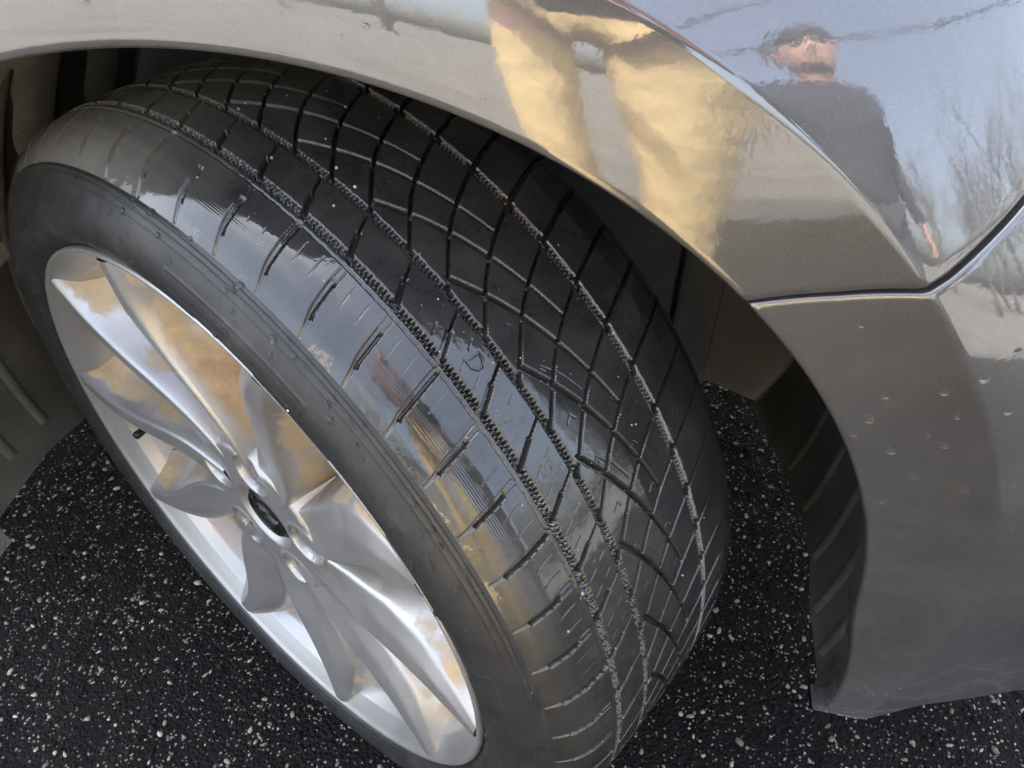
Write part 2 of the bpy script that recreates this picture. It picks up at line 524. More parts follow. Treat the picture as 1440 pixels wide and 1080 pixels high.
def panel(name, th0f, th1f, rows_max, nth, parent, label=None, gap0=False, gap1=False, zmin=0.2):
    """polar strip of body skin; th0f/th1f: functions of rho -> degrees"""
    s = np.concatenate([np.linspace(0, 1, 22), np.linspace(1, 1.35, 12)[1:], np.linspace(1.35, 7.5, 46)[1:]])
    u = np.linspace(0, 1, nth)
    rows = []
    for ui in u:
        rr = RA + s * (RC - RA)
        th = th0f(rr) * (1 - ui) + th1f(rr) * ui
        ra = float(arch_r(th[0]))
        # limit of the panel in this direction
        tm = np.radians(th)
        lim = rows_max(np.degrees(tm[10]))
        rr = np.minimum(rr, RA + (RC - RA) * 1.0 + 10) if lim is None else np.where(s <= 1.35, np.minimum(rr, max(lim, RA + 0.004)),
              np.minimum(RA + 1.35 * (RC - RA) + (s - 1.35) / (7.5 - 1.35) * max(lim - RA - 1.35 * (RC - RA), 0.0), lim))
        th = th0f(rr) * (1 - ui) + th1f(rr) * ui
        rr = np.where(s <= 1.35, ra + (rr - RA) * (RA + 1.35 * (RC - RA) - ra) / (1.35 * (RC - RA)), rr)
        tm = np.radians(th)
        x = XC + rr * np.sin(tm); z = np.maximum(ZC + rr * np.cos(tm), zmin)
        y = body_y(x, z)
        # rolled arch lip turned inward
        lipn = 6
        lx, ly, lz = [], [], []
        for k in range(lipn, 0, -1):
            a = math.pi / 2 * k / lipn
            rad = 0.004
            rl = ra - rad * math.sin(a) * 0.55
            yy = y[0] + rad * (1 - math.cos(a))
            lx.append(XC + rl * math.sin(tm[0])); lz.append(max(zmin, ZC + rl * math.cos(tm[0]))); ly.append(yy)
        rl = ra - 0.0022
        bx = [XC + rl * math.sin(tm[0])]; bz = [max(zmin, ZC + rl * math.cos(tm[0]))]; by = [y[0] + 0.022]
        rows.append(np.stack([np.concatenate([bx, lx, x]), np.concatenate([by, ly, y]), np.concatenate([bz, lz, z])], 1))
    G = np.array(rows)
    nv = G.shape[1]
    extra = []
    # rolled edges at the gap: fold inward
    def fold(G, first):
        e = G[0] if first else G[-1]
        nb = G[1] if first else G[-2]
        d = e - nb; d /= np.linalg.norm(d, axis=1, keepdims=True) + 1e-9
        out = []
        for a in (30, 60, 90):
            ar = math.radians(a)
            o = e + d * 0.0022 * math.sin(ar); o = o.copy(); o[:, 1] += 0.0022 * (1 - math.cos(ar)); out.append(o)
        o = out[-1].copy(); o[:, 1] += 0.014; out.append(o)
        return out
    if gap0: G = np.concatenate([np.array(fold(G, True))[::-1], G])
    if gap1: G = np.concatenate([G, np.array(fold(G, False))])
    me = np_mesh(name, G.reshape(-1, 3), grid_faces(len(G), nv), True)
    o = link(name, me, PAINT, parent)
    return o

def fender_lim(th):
    a = math.radians(th)
    c, s_ = math.cos(a), math.sin(a)
    lim = 0.9
    if c > 1e-3: lim = min(lim, (0.90 - ZC) / c)
    if s_ < -1e-3: lim = min(lim, 0.72 / -s_)
    if s_ > 1e-3: lim = min(lim, 0.66 / s_)
    if c < -1e-3: lim = min(lim, (ZC - 0.20) / -c)
    return lim

def bumper_lim(th):
    a = math.radians(th)
    c, s_ = math.cos(a), math.sin(a)
    lim = 0.95
    if s_ > 1e-3: lim = min(lim, 0.72 / s_)
    if c > 1e-3: lim = min(lim, (0.86 - ZC) / c)
    return max(lim, RA + 0.006)

GAPW = 0.46
panel("fender", lambda r: np.full_like(r, -109.0), lambda r: gap_theta(r) - GAPW, fender_lim, 220, CAR, gap1=True)
panel("front_bumper", lambda r: gap_theta(r) + GAPW, lambda r: np.full_like(r, 112.0), bumper_lim, 220, CAR, gap0=True, zmin=0.236)

# dark filler behind the gap
P0 = []
for rr in np.linspace(RA, 0.8, 30):
    a = math.radians(float(gap_theta(rr)))
    x, z = XC + rr * math.sin(a), ZC + rr * math.cos(a)
    P0.append((x, float(body_y(x, z)) + 0.012, z))
V, F = tube(P0, [0.006] * len(P0), 6)
link("gap_seal", np_mesh("gap_seal", np.array(V), F), BLACKPL, CAR)

# bumper lower lip folded under
lx = np.linspace(0.418, 0.745, 60)
G = []
for x in lx:
    y = float(body_y(x, 0.236))
    G.append([(x, y + .0002, 0.2361), (x, y + 0.002, 0.2335), (x, y + 0.008, 0.2322), (x, y + 0.03, 0.2322)])
link("bumper_lip", np_mesh("bumper_lip", np.array(G).reshape(-1, 3), grid_faces(60, 4), True), BLACKPL, CAR)
# wheel arch liner: inner drum with circumferential ribs
def liner():
    ys = np.linspace(-0.105, 0.30, 90)
    G = []
    us = np.linspace(0, 1, 160)
    endf = np.interp(ys, [-.105, -.02, .04, .116, .246, .32], [106.5, 107, 105.7, 108.7, 115, 119])
    endr = np.interp(ys, [-.105, .0, .1, .3], [-107, -106, -108, -114])
    for u_ in us:
        th = np.radians(endr + (endf - endr) * u_)
        d = np.degrees(th)
        base = RA + 0.012 + 0.014 * sstep((d - 45) / 30) + 0.004 * np.sin(th * 7)
        r = base - 0.0 * ys + 0.006 * sstep((ys + 0.105) / 0.02)
        G.append(np.stack([XC + r * np.sin(th), ys, ZC + r * np.cos(th)], 1))
    G = np.array(G)
    o = link("wheel_arch_liner", np_mesh("wheel_arch_liner", G.reshape(-1, 3), grid_faces(len(us), len(ys)), True), LINER, CAR)
    for y0 in (-0.070, -0.028, 0.022, 0.085, 0.155):
        w = 0.0065
        R = []
        for th in np.radians(np.linspace(float(np.interp(y0, ys, endr)) + 4, float(np.interp(y0, ys, endf)) - 1.5, 120)):
            d = math.degrees(th)
            base = RA + 0.012 + 0.014 * float(sstep(np.array((d - 45) / 30))) + 0.004 * math.sin(th * 7) + 0.006
            row = []
            for yy, h in ((-w, -0.0005), (-w * 0.5, 0.003), (w * 0.5, 0.003), (w, -0.0005)):
                r = base - h
                row.append((XC + r * math.sin(th), y0 + yy, ZC + r * math.cos(th)))
            R.append(row)
        R = np.array(R)
        link("liner_rib", np_mesh("liner_rib", R.reshape(-1, 3), grid_faces(len(R), 4), False), LINER, o)
    ys2 = np.linspace(-0.098, 0.31, 40); th3 = np.radians(np.linspace(-78, 52, 90))
    G = []
    for th in th3:
        r = RA + 0.0155 + 0.002 * np.sin(ys2 * 60 + th * 3) + 0.0015 * math.sin(th * 19)
        G.append(np.stack([XC + r * math.sin(th), ys2, ZC + r * math.cos(th)], 1))
    link("bounce_liner", np_mesh("bounce_liner", np.array(G).reshape(-1, 3), grid_faces(len(th3), 40), True), BOUNCE, o)  # extra arch roof sheet, added to throw light onto the tyre top
    # inner wall of the wheel house
    m_ = []
    th2 = np.radians(np.linspace(-118, 118, 90))
    V = [(XC, 0.315, 0.30)] + [(XC + 0.42 * math.sin(a), 0.315, max(0.115, ZC + 0.42 * math.cos(a))) for a in th2]
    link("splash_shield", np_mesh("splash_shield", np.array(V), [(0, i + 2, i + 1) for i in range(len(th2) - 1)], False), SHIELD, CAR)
    for x0, w_ in ((0.305, 0.05), (0.12, 0.03), (-0.2, 0.05)):
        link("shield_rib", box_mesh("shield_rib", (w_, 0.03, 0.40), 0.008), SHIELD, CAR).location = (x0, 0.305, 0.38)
    return o
liner()

# underbody tray and far side, hood, door, cabin: the rest of the car as far as it can be seen or cast a shadow
def body_rest():
    link("undertray", box_mesh("undertray", (3.3, 1.20, 0.02)), BLACKPL, CAR).location = (-0.55, 1.05, 0.21)
    # hood: sheet from the fender top inwards
    xs_ = np.linspace(-0.62, 0.72, 30); ys_ = np.linspace(0, 1, 30)
    G = []
    for x in xs_:
        y0 = float(body_y(x, 0.885)) + 0.01
        row = []
        for v in ys_:
            y = y0 + v * (1.70 - 2 * (y0 + 0.12) if False else (1.62 - y0))
            z = 0.885 + 0.055 * math.sin(math.pi * min(1, max(0, (y - y0) / (1.62 - y0)))) - 0.22 * max(0, (x - 0.45)) ** 1.5
            row.append((x, y, z))
        G.append(row)
    G = np.array(G)
    link("hood", np_mesh("hood", G.reshape(-1, 3), grid_faces(30, 30), True), PAINT, CAR)
    # front face of the bumper
    zs = np.linspace(0.21, 0.86, 24); vs = np.linspace(0, 1, 30)
    G = []
    for z in zs:
        y0 = float(body_y(0.745, z))
        row = []
        for v in vs:
            y = y0 + (1.74 - y0 - 0.12 - y0) * v
            row.append((0.75 + 0.14 * math.sin(math.pi * v) ** 0.6 * (1 - 0.4 * ((z - 0.5) / 0.36) ** 2), y, z))
        G.append(row)
    G = np.array(G)
    link("front_fascia", np_mesh("front_fascia", G.reshape(-1, 3), grid_faces(24, 30), True), PAINT, CAR)
    # front door behind the fender
    xs_ = np.linspace(-1.75, -0.695, 24); zs = np.linspace(0.24, 0.93, 30)
    G = []
    for x in xs_:
        row = []
        for z in zs:
            row.append((x, -0.105 + 0.30 * max(0, z - 0.70) ** 1.3 + 0.25 * max(0, 0.45 - z) ** 1.6 , z))
        G.append(row)
    G = np.array(G)
    d = link("door", np_mesh("door", G.reshape(-1, 3), grid_faces(24, 30), True), PAINT, CAR)
    V, F = tube([(-1.62, -0.105, 0.80), (-1.61, -0.135, 0.80), (-1.55, -0.145, 0.80), (-1.47, -0.135, 0.80), (-1.46, -0.105, 0.80)], [0.012] * 5, 8)
    link("door_handle", np_mesh("door_handle", np.array(V), F), PAINT, d)
    link('sun_block_shelf', box_mesh('sun_block_shelf', (1.08, 0.36, 0.03)), PAINT, CAR).location = (-1.24, 0.115, 0.925)  # added shelf, stops sun leaking between door and cabin
    link('inner_panel', box_mesh('inner_panel', (2.4, 0.02, 0.70)), BLACKPL, CAR).location = (-0.40, 0.44, 0.57)
    # cabin
    prof = [(-0.72, 0.90), (-1.42, 1.38), (-1.9, 1.44), (-2.9, 1.36), (-3.4, 0.98), (-3.4, 0.24), (-1.76, 0.24), (-1.76, 0.9)]
    V, F = [], []
    for yy, inset in ((0.0, 0), (0.12, 1), (1.50, 1), (1.62, 0)):
        for x, z in prof:
            V.append((x, yy if z < 1.0 else (0.20 if yy < 0.8 else 1.42), z))
    n = len(prof)
    for a in range(3):
        for i in range(n):
            j = (i + 1) % n
            F.append((a * n + i, a * n + j, (a + 1) * n + j, (a + 1) * n + i))
    F.append(tuple(range(n))); F.append(tuple(reversed(range(3 * n, 4 * n))))
    link("cabin", np_mesh("cabin", np.array(V), F, False), PAINT, CAR)
    g = link("windshield", np_mesh("windshield", np.array([(-0.74, 0.10, 0.915), (-0.74, 1.52, 0.915), (-1.40, 1.38, 1.385), (-1.40, 0.24, 1.385)]) + np.array([0.012, 0, 0.014]), [(0, 1, 2, 3)], False), GLASS, CAR)
    link("far_side", box_mesh("far_side", (4.1, 0.04, 0.66), 0.01), PAINT, CAR).location = (-1.35, 1.66, 0.56)
body_rest()

# ------------------------------------------------------------------ wheel frame
WC = np.array([0.0, 0.0, 0.330])
NW = np.array([-0.469472, -0.882948, 0.0])       # axle, outward
EF = np.array([0.882948, -0.469472, 0.0])        # forward in the wheel plane

def wpos(th, r, w):
    """th degrees from the top towards the front, r metres, w metres along the axle"""
    th = np.radians(th)
    r = np.asarray(r, float)
    P = WC + (r * np.sin(th))[..., None] * EF + np.asarray(w, float)[..., None] * NW
    P = P + (r * np.cos(th))[..., None] * np.array([0, 0, 1.0])
    return P

RPW = np.array([0, .033, .066, .085, .095, .102, .1076, .112])
RPR = np.array([.3345, .334, .332, .3275, .3225, .3165, .309, .3035])
_ww = np.linspace(0, .112, 400)
_rr = np.interp(_ww, RPW, RPR)
for _ in range(60):
    _rr[1:-1] = 0.25 * _rr[:-2] + 0.5 * _rr[1:-1] + 0.25 * _rr[2:]

def rprof(w):
    return np.interp(np.abs(w), _ww, _rr)

# ------------------------------------------------------------------ tread pattern: depth in mm from (theta deg, w mm)
MMD = 5.83
def seg_dist(s, w, pts):
    best = np.full(s.shape, 1e9)
    par = np.zeros(s.shape)
    L = 0
    for (s0, w0), (s1, w1) in zip(pts[:-1], pts[1:]):
        dx, dy = s1 - s0, w1 - w0
        l2 = dx * dx + dy * dy
        t = np.clip(((s - s0) * dx + (w - w0) * dy) / l2, 0, 1)
        d = np.hypot(s - s0 - t * dx, w - w0 - t * dy)
        m = d < best
        best = np.where(m, d, best)
        par = np.where(m, L + t * math.sqrt(l2), par)
        L += math.sqrt(l2)
    return best, par / L

def fam(th, w, pts, period, phase, ncop):
    """distance (mm) to a polyline repeated round the tyre; pts: (dtheta deg, w mm)"""
    t = np.mod(th - phase, period)
    P = [(a * MMD, b) for a, b in pts]
    best = np.full(th.shape, 1e9); par = np.zeros(th.shape)
    for c in ncop:
        d, p = seg_dist((t + c * period) * MMD, w, P)
        m = d < best
        best = np.where(m, d, best); par = np.where(m, p, par)
    return best, par

def grv(dist, hw, depth, rmp=0.7):
    return depth * sstep((hw + rmp / 2 - dist) / rmp)

def smooth_poly(P, n=14):
    P = np.array(P, float)
    t = np.linspace(0, len(P) - 1, n)
    out = np.stack([np.interp(t, np.arange(len(P)), P[:, k]) for k in (0, 1)], 1)
    for _ in range(2):
        out[1:-1] = .25 * out[:-2] + .5 * out[1:-1] + .25 * out[2:]
    return [tuple(o) for o in out]

ARC = smooth_poly([(0, 32), (3.5, 19.8), (7.1, 9.7), (11.2, 1.2), (15.6, -7), (19.6, -12.5)], 12)
LAT = smooth_poly([(1.25, 37.5), (0, 31), (-2.4, 17), (-4.1, 6.5), (-6.1, -13.4), (-7.7, -32.5), (-9.2, -55), (-10.5, -80), (-11.2, -100)], 14)
ARCP = 360 / 35.0; LATP = 360 / 70.0
PH = 40.85
SP = 6.0
SH_PH = 36.62            # a fully cut shoulder slot
RIB_PH = 36.1

def letters():
    """strokes (mm) in letter space, x right, y up, height 9"""
    D = [[(0, 0), (0, 9), (4, 9), (7, 6.5), (7, 2.5), (4, 0), (0, 0)]]
    W = [[(0, 9), (1.8, 0), (4.0, 7), (6.2, 0), (8, 9)]]
    S = [[(6.6, 7.4), (5, 9), (2, 9), (0.3, 7.3), (1.2, 5.4), (5.4, 3.8), (6.6, 2.0), (5, 0), (1.8, 0), (0, 1.6)]]
    return {'D': D, 'W': W, 'S': S}

def tread_depth(th, w):
    sh = th.shape
    D = np.zeros(sh)
    s = th * MMD
    # wandering of the groove edges, worn by use
    wob = 0.25 * np.sin(th * 3.1) + 0.18 * np.sin(th * 7.7 + 1)
    cen = w < 36.5
    # --- centre laterals and sweeping arcs
    dl, pl = fam(th, w, LAT, LATP, PH, (-3, -2, -1, 0, 1))
    hw = np.where(w < -36, 1.5, 1.0)
    lat = grv(dl, hw, 5.0) * (w < 36) * (w > -101)
    D = np.maximum(D, lat)
    da, pa = fam(th, w, ARC, ARCP, PH, (-1, 0, 1, 2))
    hwa = 1.75 - 0.9 * pa
    D = np.maximum(D, grv(da, hwa, 5.5) * (w < 33))
    # --- toothed circumferential grooves
    lat_gap_c, _ = fam(th, w, LAT, LATP, PH, (-3, -2, -1, 0, 1))
    rib_gap, rp = fam(th, w, [(0, 66), (-1.5, 52), (-2.5, 41)], SP, RIB_PH, (-1, 0, 1))
    for wc, hwid, tp, gapd in ((65.8, 2.7, 0.47, rib_gap), (38.2, 2.6, 0.47, np.minimum(rib_gap, lat_gap_c)), (-35.2, 3.3, 0.50, lat_gap_c)):
        c = wc + wob * 0.6
        dd = np.abs(w - c)
        inside = sstep((hwid + 0.3 - dd) / 0.6)
        x = np.mod(th / tp, 1.0)
        tri = np.abs(x * 2 - 1) * 2 - 1
        tri = np.sin(np.pi / 2 * np.clip(tri * 1.5, -1, 1))
        ch = np.abs(w - c - 1.35 * tri)
        slope = 1.0 + 2.6 * (np.abs(tri) < 0.95)
        chan = sstep((1.0 * slope ** 0.5 - ch) / 0.6)
        gp = sstep(((4.6 if wc < 0 else 2.4) - gapd) / 0.8)
        dep = inside * (0.75 + 5.4 * np.maximum(chan, gp))
        D = np.maximum(D, dep)
    # --- second rib slots
    d2 = rib_gap
    m2 = (w > 39) & (w < 66)
    D = np.maximum(D, grv(d2, np.where(rp < 0.6, 1.6, 0.6), 5.0) * m2)
    # --- shoulder slots
    ds, ps = fam(th, w, [(0, 71), (0.3, 80), (1.0, 96), (1.9, 108)], SP, SH_PH, (-1, 0, 1))
    kk = np.round((th - SH_PH - 0.3) / SP).astype(int)
    full = (np.mod(kk, 3) == 0)
    wide = 2.1 - 1.2 * sstep((w - 90) / 14)
    zone = (w > np.where(full, 67.5, 79.0)) & (w < 106.5)
    D = np.maximum(D, grv(ds, wide, 2.1 * (1 - 0.5 * sstep((w - 94) / 12)), 0.6) * zone)
    side, _ = fam(th, w, [(0.24, 71), (0.54, 80), (1.22, 96), (2.0, 104)], SP, SH_PH, (-1, 0, 1))
    D = np.maximum(D, grv(side, 1.0, 5.0, 0.6) * (w > np.where(full, 67.5, 79.5)) * (w < 99))
    D = np.maximum(D, grv(np.abs(ds - 1.9), 0.24, 1.1, 0.5) * (w > 72.5) * (w <= 80) * (~full))
    # small sipes of the shoulder blocks
    for off in (2.0, 4.0):
        d3, p3 = fam(th, w, [(off, 75), (off + 0.12, 79.5), (off + 0.16, 80), (off + 0.5, 87)], SP, SH_PH, (-1, 0, 1))
        D = np.maximum(D, grv(d3, 0.16, 0.45, 0.5))
    # parallel chamfer line beside the first groove
    D = np.maximum(D, grv(np.abs(w - 70.9 - wob * 0.5), 0.3, 1.3, 0.6))
    # sipes in second rib, centre blocks
    for off in (2.0, 4.0):
        d3, p3 = fam(th, w, [(off - 0.2, 61), (off - 0.8, 54.5)], SP, RIB_PH, (-1, 0, 1))
        D = np.maximum(D, grv(d3, 0.17, 0.5, 0.5))
        d3, p3 = fam(th, w, [(off - 1.2, 50), (off - 1.7, 45)], SP, RIB_PH, (-1, 0, 1))
        D = np.maximum(D, grv(d3, 0.17, 0.45, 0.5))
    for off, wa, wb in ((0.35, 27, 22), (-3.3, -3, -8), (-6.6, -44, -50)):
        d3, p3 = fam(th, w, [(off + 1.7, wa), (off + 1.1, wb), (off + 1.7, wb - 2.0)], LATP, PH, (-2, -1, 0, 1))
        D = np.maximum(D, grv(d3, 0.18, 0.5, 0.5))
    d3, p3 = fam(th, w, [(1.2, 21), (3.2, 12), (5.6, 6.0)], ARCP, PH, (-1, 0, 1))
    D = np.maximum(D, grv(d3, 0.16, 0.45, 0.5))
    # --- wear letters D W S on three successive blocks of the second rib
    L = letters()
    for ch, tc, wc in (('D', 38.2, 50.6), ('W', 44.2, 53.2), ('S', 50.0, 53.2), ('D', -21.8, 51), ('W', -15.8, 53), ('S', -9.8, 53), ('D', 98.2, 51)):
        near = (np.abs(th - tc) < 3) & (np.abs(w - wc) < 9)
        if not near.any(): continue
        for st in L[ch]:
            P = [((tc) * MMD + (x - 3.7), wc - (y - 4.5)) for x, y in st]
            d4, _ = seg_dist(s[near], w[near], P)
            # raised outline letters: thin engraved moat either side of the stroke
            D[near] = np.maximum(D[near], grv(np.abs(d4 - 0.55), 0.2, 0.4, 0.45))
    return D

def tyre():
    th = np.arange(-34, 100.01, 0.072)
    fine = []
    w0 = -111.0
    edges = []
    while w0 <= 107.3:
        edges.append(w0)
        near = min(abs(w0 - 65.8), abs(w0 - 38.2), abs(w0 + 35.2)) < 4.5
        if w0 < -62: st = 1.6
        elif near: st = 0.36
        elif w0 > 66: st = 0.52
        else: st = 0.62
        w0 += st
    ws = np.array(edges)
    TH, WW = np.meshgrid(th, ws, indexing='ij')
    Dp = tread_depth(TH, WW)
    R = rprof(WW / 1000) - Dp / 1000
    # ragged worn mould edge at the shoulder
    ed = sstep((WW - 103) / 4)
    rg = RNG.normal(0, 1, (nu_r := TH.shape[0], 3))
    for kk_, it in ((0, 12), (1, 160), (2, 900)):
        for _ in range(it): rg[1:-1, kk_] = .25 * rg[:-2, kk_] + .5 * rg[1:-1, kk_] + .25 * rg[2:, kk_]
        rg[:, kk_] /= rg[:, kk_].std()
    R += ed * 0.00005 * (rg[:, 1] + 0.6 * rg[:, 0] * np.clip(rg[:, 2], 0, 2))[:, None]
    P = wpos(TH, R, WW / 1000)
    # contact patch on the road
    P[..., 2] = np.maximum(P[..., 2], 0.0012)
    nu, nv = TH.shape
    tw = np.stack([TH * MMD, WW, Dp], -1)
    Fa = grid_faces(nu, nv)
    fv = Dp.reshape(-1)[Fa].max(1)
    # label the blocks: connected land regions of the tread
    cs = 3
    nu2, nv2 = nu // cs, nv
    low = (Dp[:nu2 * cs].reshape(nu2, cs, nv).max(1) < 2.6)
    lab = -np.ones((nu2, nv2), int)
    cur = 0
    lowl = low.tolist()
    for i in range(nu2):
        for j in range(nv2):
            if lowl[i][j] and lab[i, j] < 0:
                st = [(i, j)]; lab[i, j] = cur
                while st:
                    a, b = st.pop()
                    for c, d in ((a + 1, b), (a - 1, b), (a, b + 1), (a, b - 1)):
                        if 0 <= c < nu2 and 0 <= d < nv2 and lowl[c][d] and lab[c, d] < 0:
                            lab[c, d] = cur; st.append((c, d))
                cur += 1
    iu = np.minimum(Fa[:, 0] // nv // cs, nu2 - 1)
    fl = lab[iu, Fa[:, 0] % nv]
    cnt = np.bincount(fl[fl >= 0], minlength=cur)
    wmean = WW.reshape(-1)[Fa[:, 0]]
    big = np.where(cnt > 500)[0]
    keep = set(big.tolist())
    fl = np.where(np.isin(fl, big), fl, -1)
    Pf = P.reshape(-1, 3); twf = tw.reshape(-1, 3)
    root = None
    def sub(faces, nm, parent, extra=None):
        idx, inv = np.unique(faces, return_inverse=True)
        Vv = Pf[idx]; Tt = twf[idx]; Ff = inv.reshape(faces.shape)
        if extra is not None:
            Ff = np.concatenate([Ff, extra[1] + len(Vv)]); Vv = np.concatenate([Vv, extra[0]]); Tt = np.concatenate([Tt, extra[2]])
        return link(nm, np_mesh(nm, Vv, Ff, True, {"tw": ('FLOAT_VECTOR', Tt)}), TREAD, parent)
    # the far side of the tread, coarser
    th2 = np.arange(100, 326.01, 1.0); ws2 = np.concatenate([np.arange(-111, 108, 3.0), [109]])
    T2, W2 = np.meshgrid(th2, ws2, indexing='ij')
    D2 = np.zeros(T2.shape)
    for wc in (65.8, 38.2, -35.2):
        D2 = np.maximum(D2, 5.5 * (np.abs(W2 - wc) < 2))
    P2 = wpos(T2, rprof(W2 / 1000) - D2 / 1000, W2 / 1000)
    P2[..., 2] = np.maximum(P2[..., 2], 0.0012)
    ex = (P2.reshape(-1, 3), grid_faces(len(th2), len(ws2)), np.stack([T2 * MMD, W2, D2], -1).reshape(-1, 3))
    root = sub(Fa[fl < 0], "tyre", CAR, ex)
    order = np.argsort(fl, kind='stable'); fs = fl[order]
    for b in big:
        a0, a1 = np.searchsorted(fs, b), np.searchsorted(fs, b + 1)
        sub(Fa[order[a0:a1]], "tread_block", root)
    return root

TYRE = tyre()

def sidewall():
    prof = np.array([(.2475, .1040), (.2535, .1095), (.2562, .1125), (.2600, .1165), (.2660, .1203), (.2730, .1224), (.2800, .1226), (.2870, .1208),
                     (.2940, .1175), (.3005, .1135), (.3050, .1105), (.3085, .1083), (.3098, .1070)])
    t = np.linspace(0, len(prof) - 1, 110)
    pr = np.stack([np.interp(t, np.arange(len(prof)), prof[:, k]) for k in (0, 1)], 1)
    for _ in range(18):
        pr[1:-1] = .25 * pr[:-2] + .5 * pr[1:-1] + .25 * pr[2:]
    th = np.arange(0, 360, 0.25)
    TH, IR = np.meshgrid(th, np.arange(len(pr)), indexing='ij')
    r = pr[IR, 0]; w = pr[IR, 1]
    h = np.zeros(TH.shape)
    # rim-protecting ring and mould rings
    for rc, wd, hh in ((.2605, .0010, .0005), (.3010, .0006, .00025), (.3052, .0007, .0004), (.3084, .0007, .0009)):
        h += hh * np.exp(-((r - rc) / wd) ** 2)
    # groups of short hatch ribs near the bead
    hatch = ((np.mod(TH, 24) < 13) & (r > .2635) & (r < .2690))
    h += hatch * 0.0006 * (np.mod(TH + (r - .266) * 900, 1.3) < 0.65)
    # raised plate outlines
    for c in range(0, 360, 60):
        a = np.abs((TH - c - 20 + 180) % 360 - 180)
        ra = np.abs(r - .283)
        box = np.maximum((a - 11) * 4.7, (ra - .0062) * 1000)
        h += 0.0006 * np.exp(-(box / 0.55) ** 2)
    # worn irregular edge
    rr = r + h * 0.25; wv = w + h
    P = wpos(TH, rr, wv)
    # bulge where the tyre carries the car
    lo = P[..., 2] < 0.0015
    P[..., 2] = np.maximum(P[..., 2], 0.0012)
    return link("sidewall", np_mesh("sidewall", P.reshape(-1, 3), grid_faces(len(th), len(pr), True), True), SIDE, TYRE)
SIDEWALL = sidewall()
th = np.arange(0, 360, 2.0)
prb = np.array([(.245, -.105), (.26, -.118), (.28, -.122), (.3, -.117), (rprof(.111), -.111)])
TH, IR = np.meshgrid(th, np.arange(len(prb)), indexing='ij')
Pb = wpos(TH, prb[IR, 0], prb[IR, 1]); Pb[..., 2] = np.maximum(Pb[..., 2], 0.0012)
link("inner_sidewall", np_mesh("inner_sidewall", Pb.reshape(-1, 3), grid_faces(len(th), len(prb), True), True), SIDE, TYRE)

# ------------------------------------------------------------------ rim
def revolve(name, prof, mat, parent, step=1.0, dust=None, smooth_it=3, n=90):
    prof = np.array(prof, float)
    d = np.concatenate([[0], np.cumsum(np.linalg.norm(np.diff(prof, axis=0), axis=1))])
    t = np.linspace(0, d[-1], n)
    pr = np.stack([np.interp(t, d, prof[:, k]) for k in (0, 1)], 1)
    for _ in range(smooth_it):
        pr[1:-1] = .25 * pr[:-2] + .5 * pr[1:-1] + .25 * pr[2:]
    th = np.arange(0, 360, step)
    TH, IR = np.meshgrid(th, np.arange(n), indexing='ij')
    P = wpos(TH, pr[IR, 0], pr[IR, 1])
    du = np.zeros(TH.shape) if dust is None else dust(TH, pr[IR, 0], pr[IR, 1])
    return link(name, np_mesh(name, P.reshape(-1, 3), grid_faces(len(th), n, True), True, {"dust": ('FLOAT', du)}), mat, parent)

RIM = revolve("wheel_rim", [(.2228, .040), (.2240, .070), (.2285, .090), (.2345, .1015), (.2415, .1075), (.2480, .1128), (.2512, .1160), (.2532, .1165), (.2548, .1152), (.2550, .1120), (.2530, .1085), (.2480, .1035)],
              SILVER, CAR, 1.0, lambda T, r, w: 0.75 * sstep((0.085 - w) / 0.03) * sstep((w + 0.02) / 0.04), 2, 150)

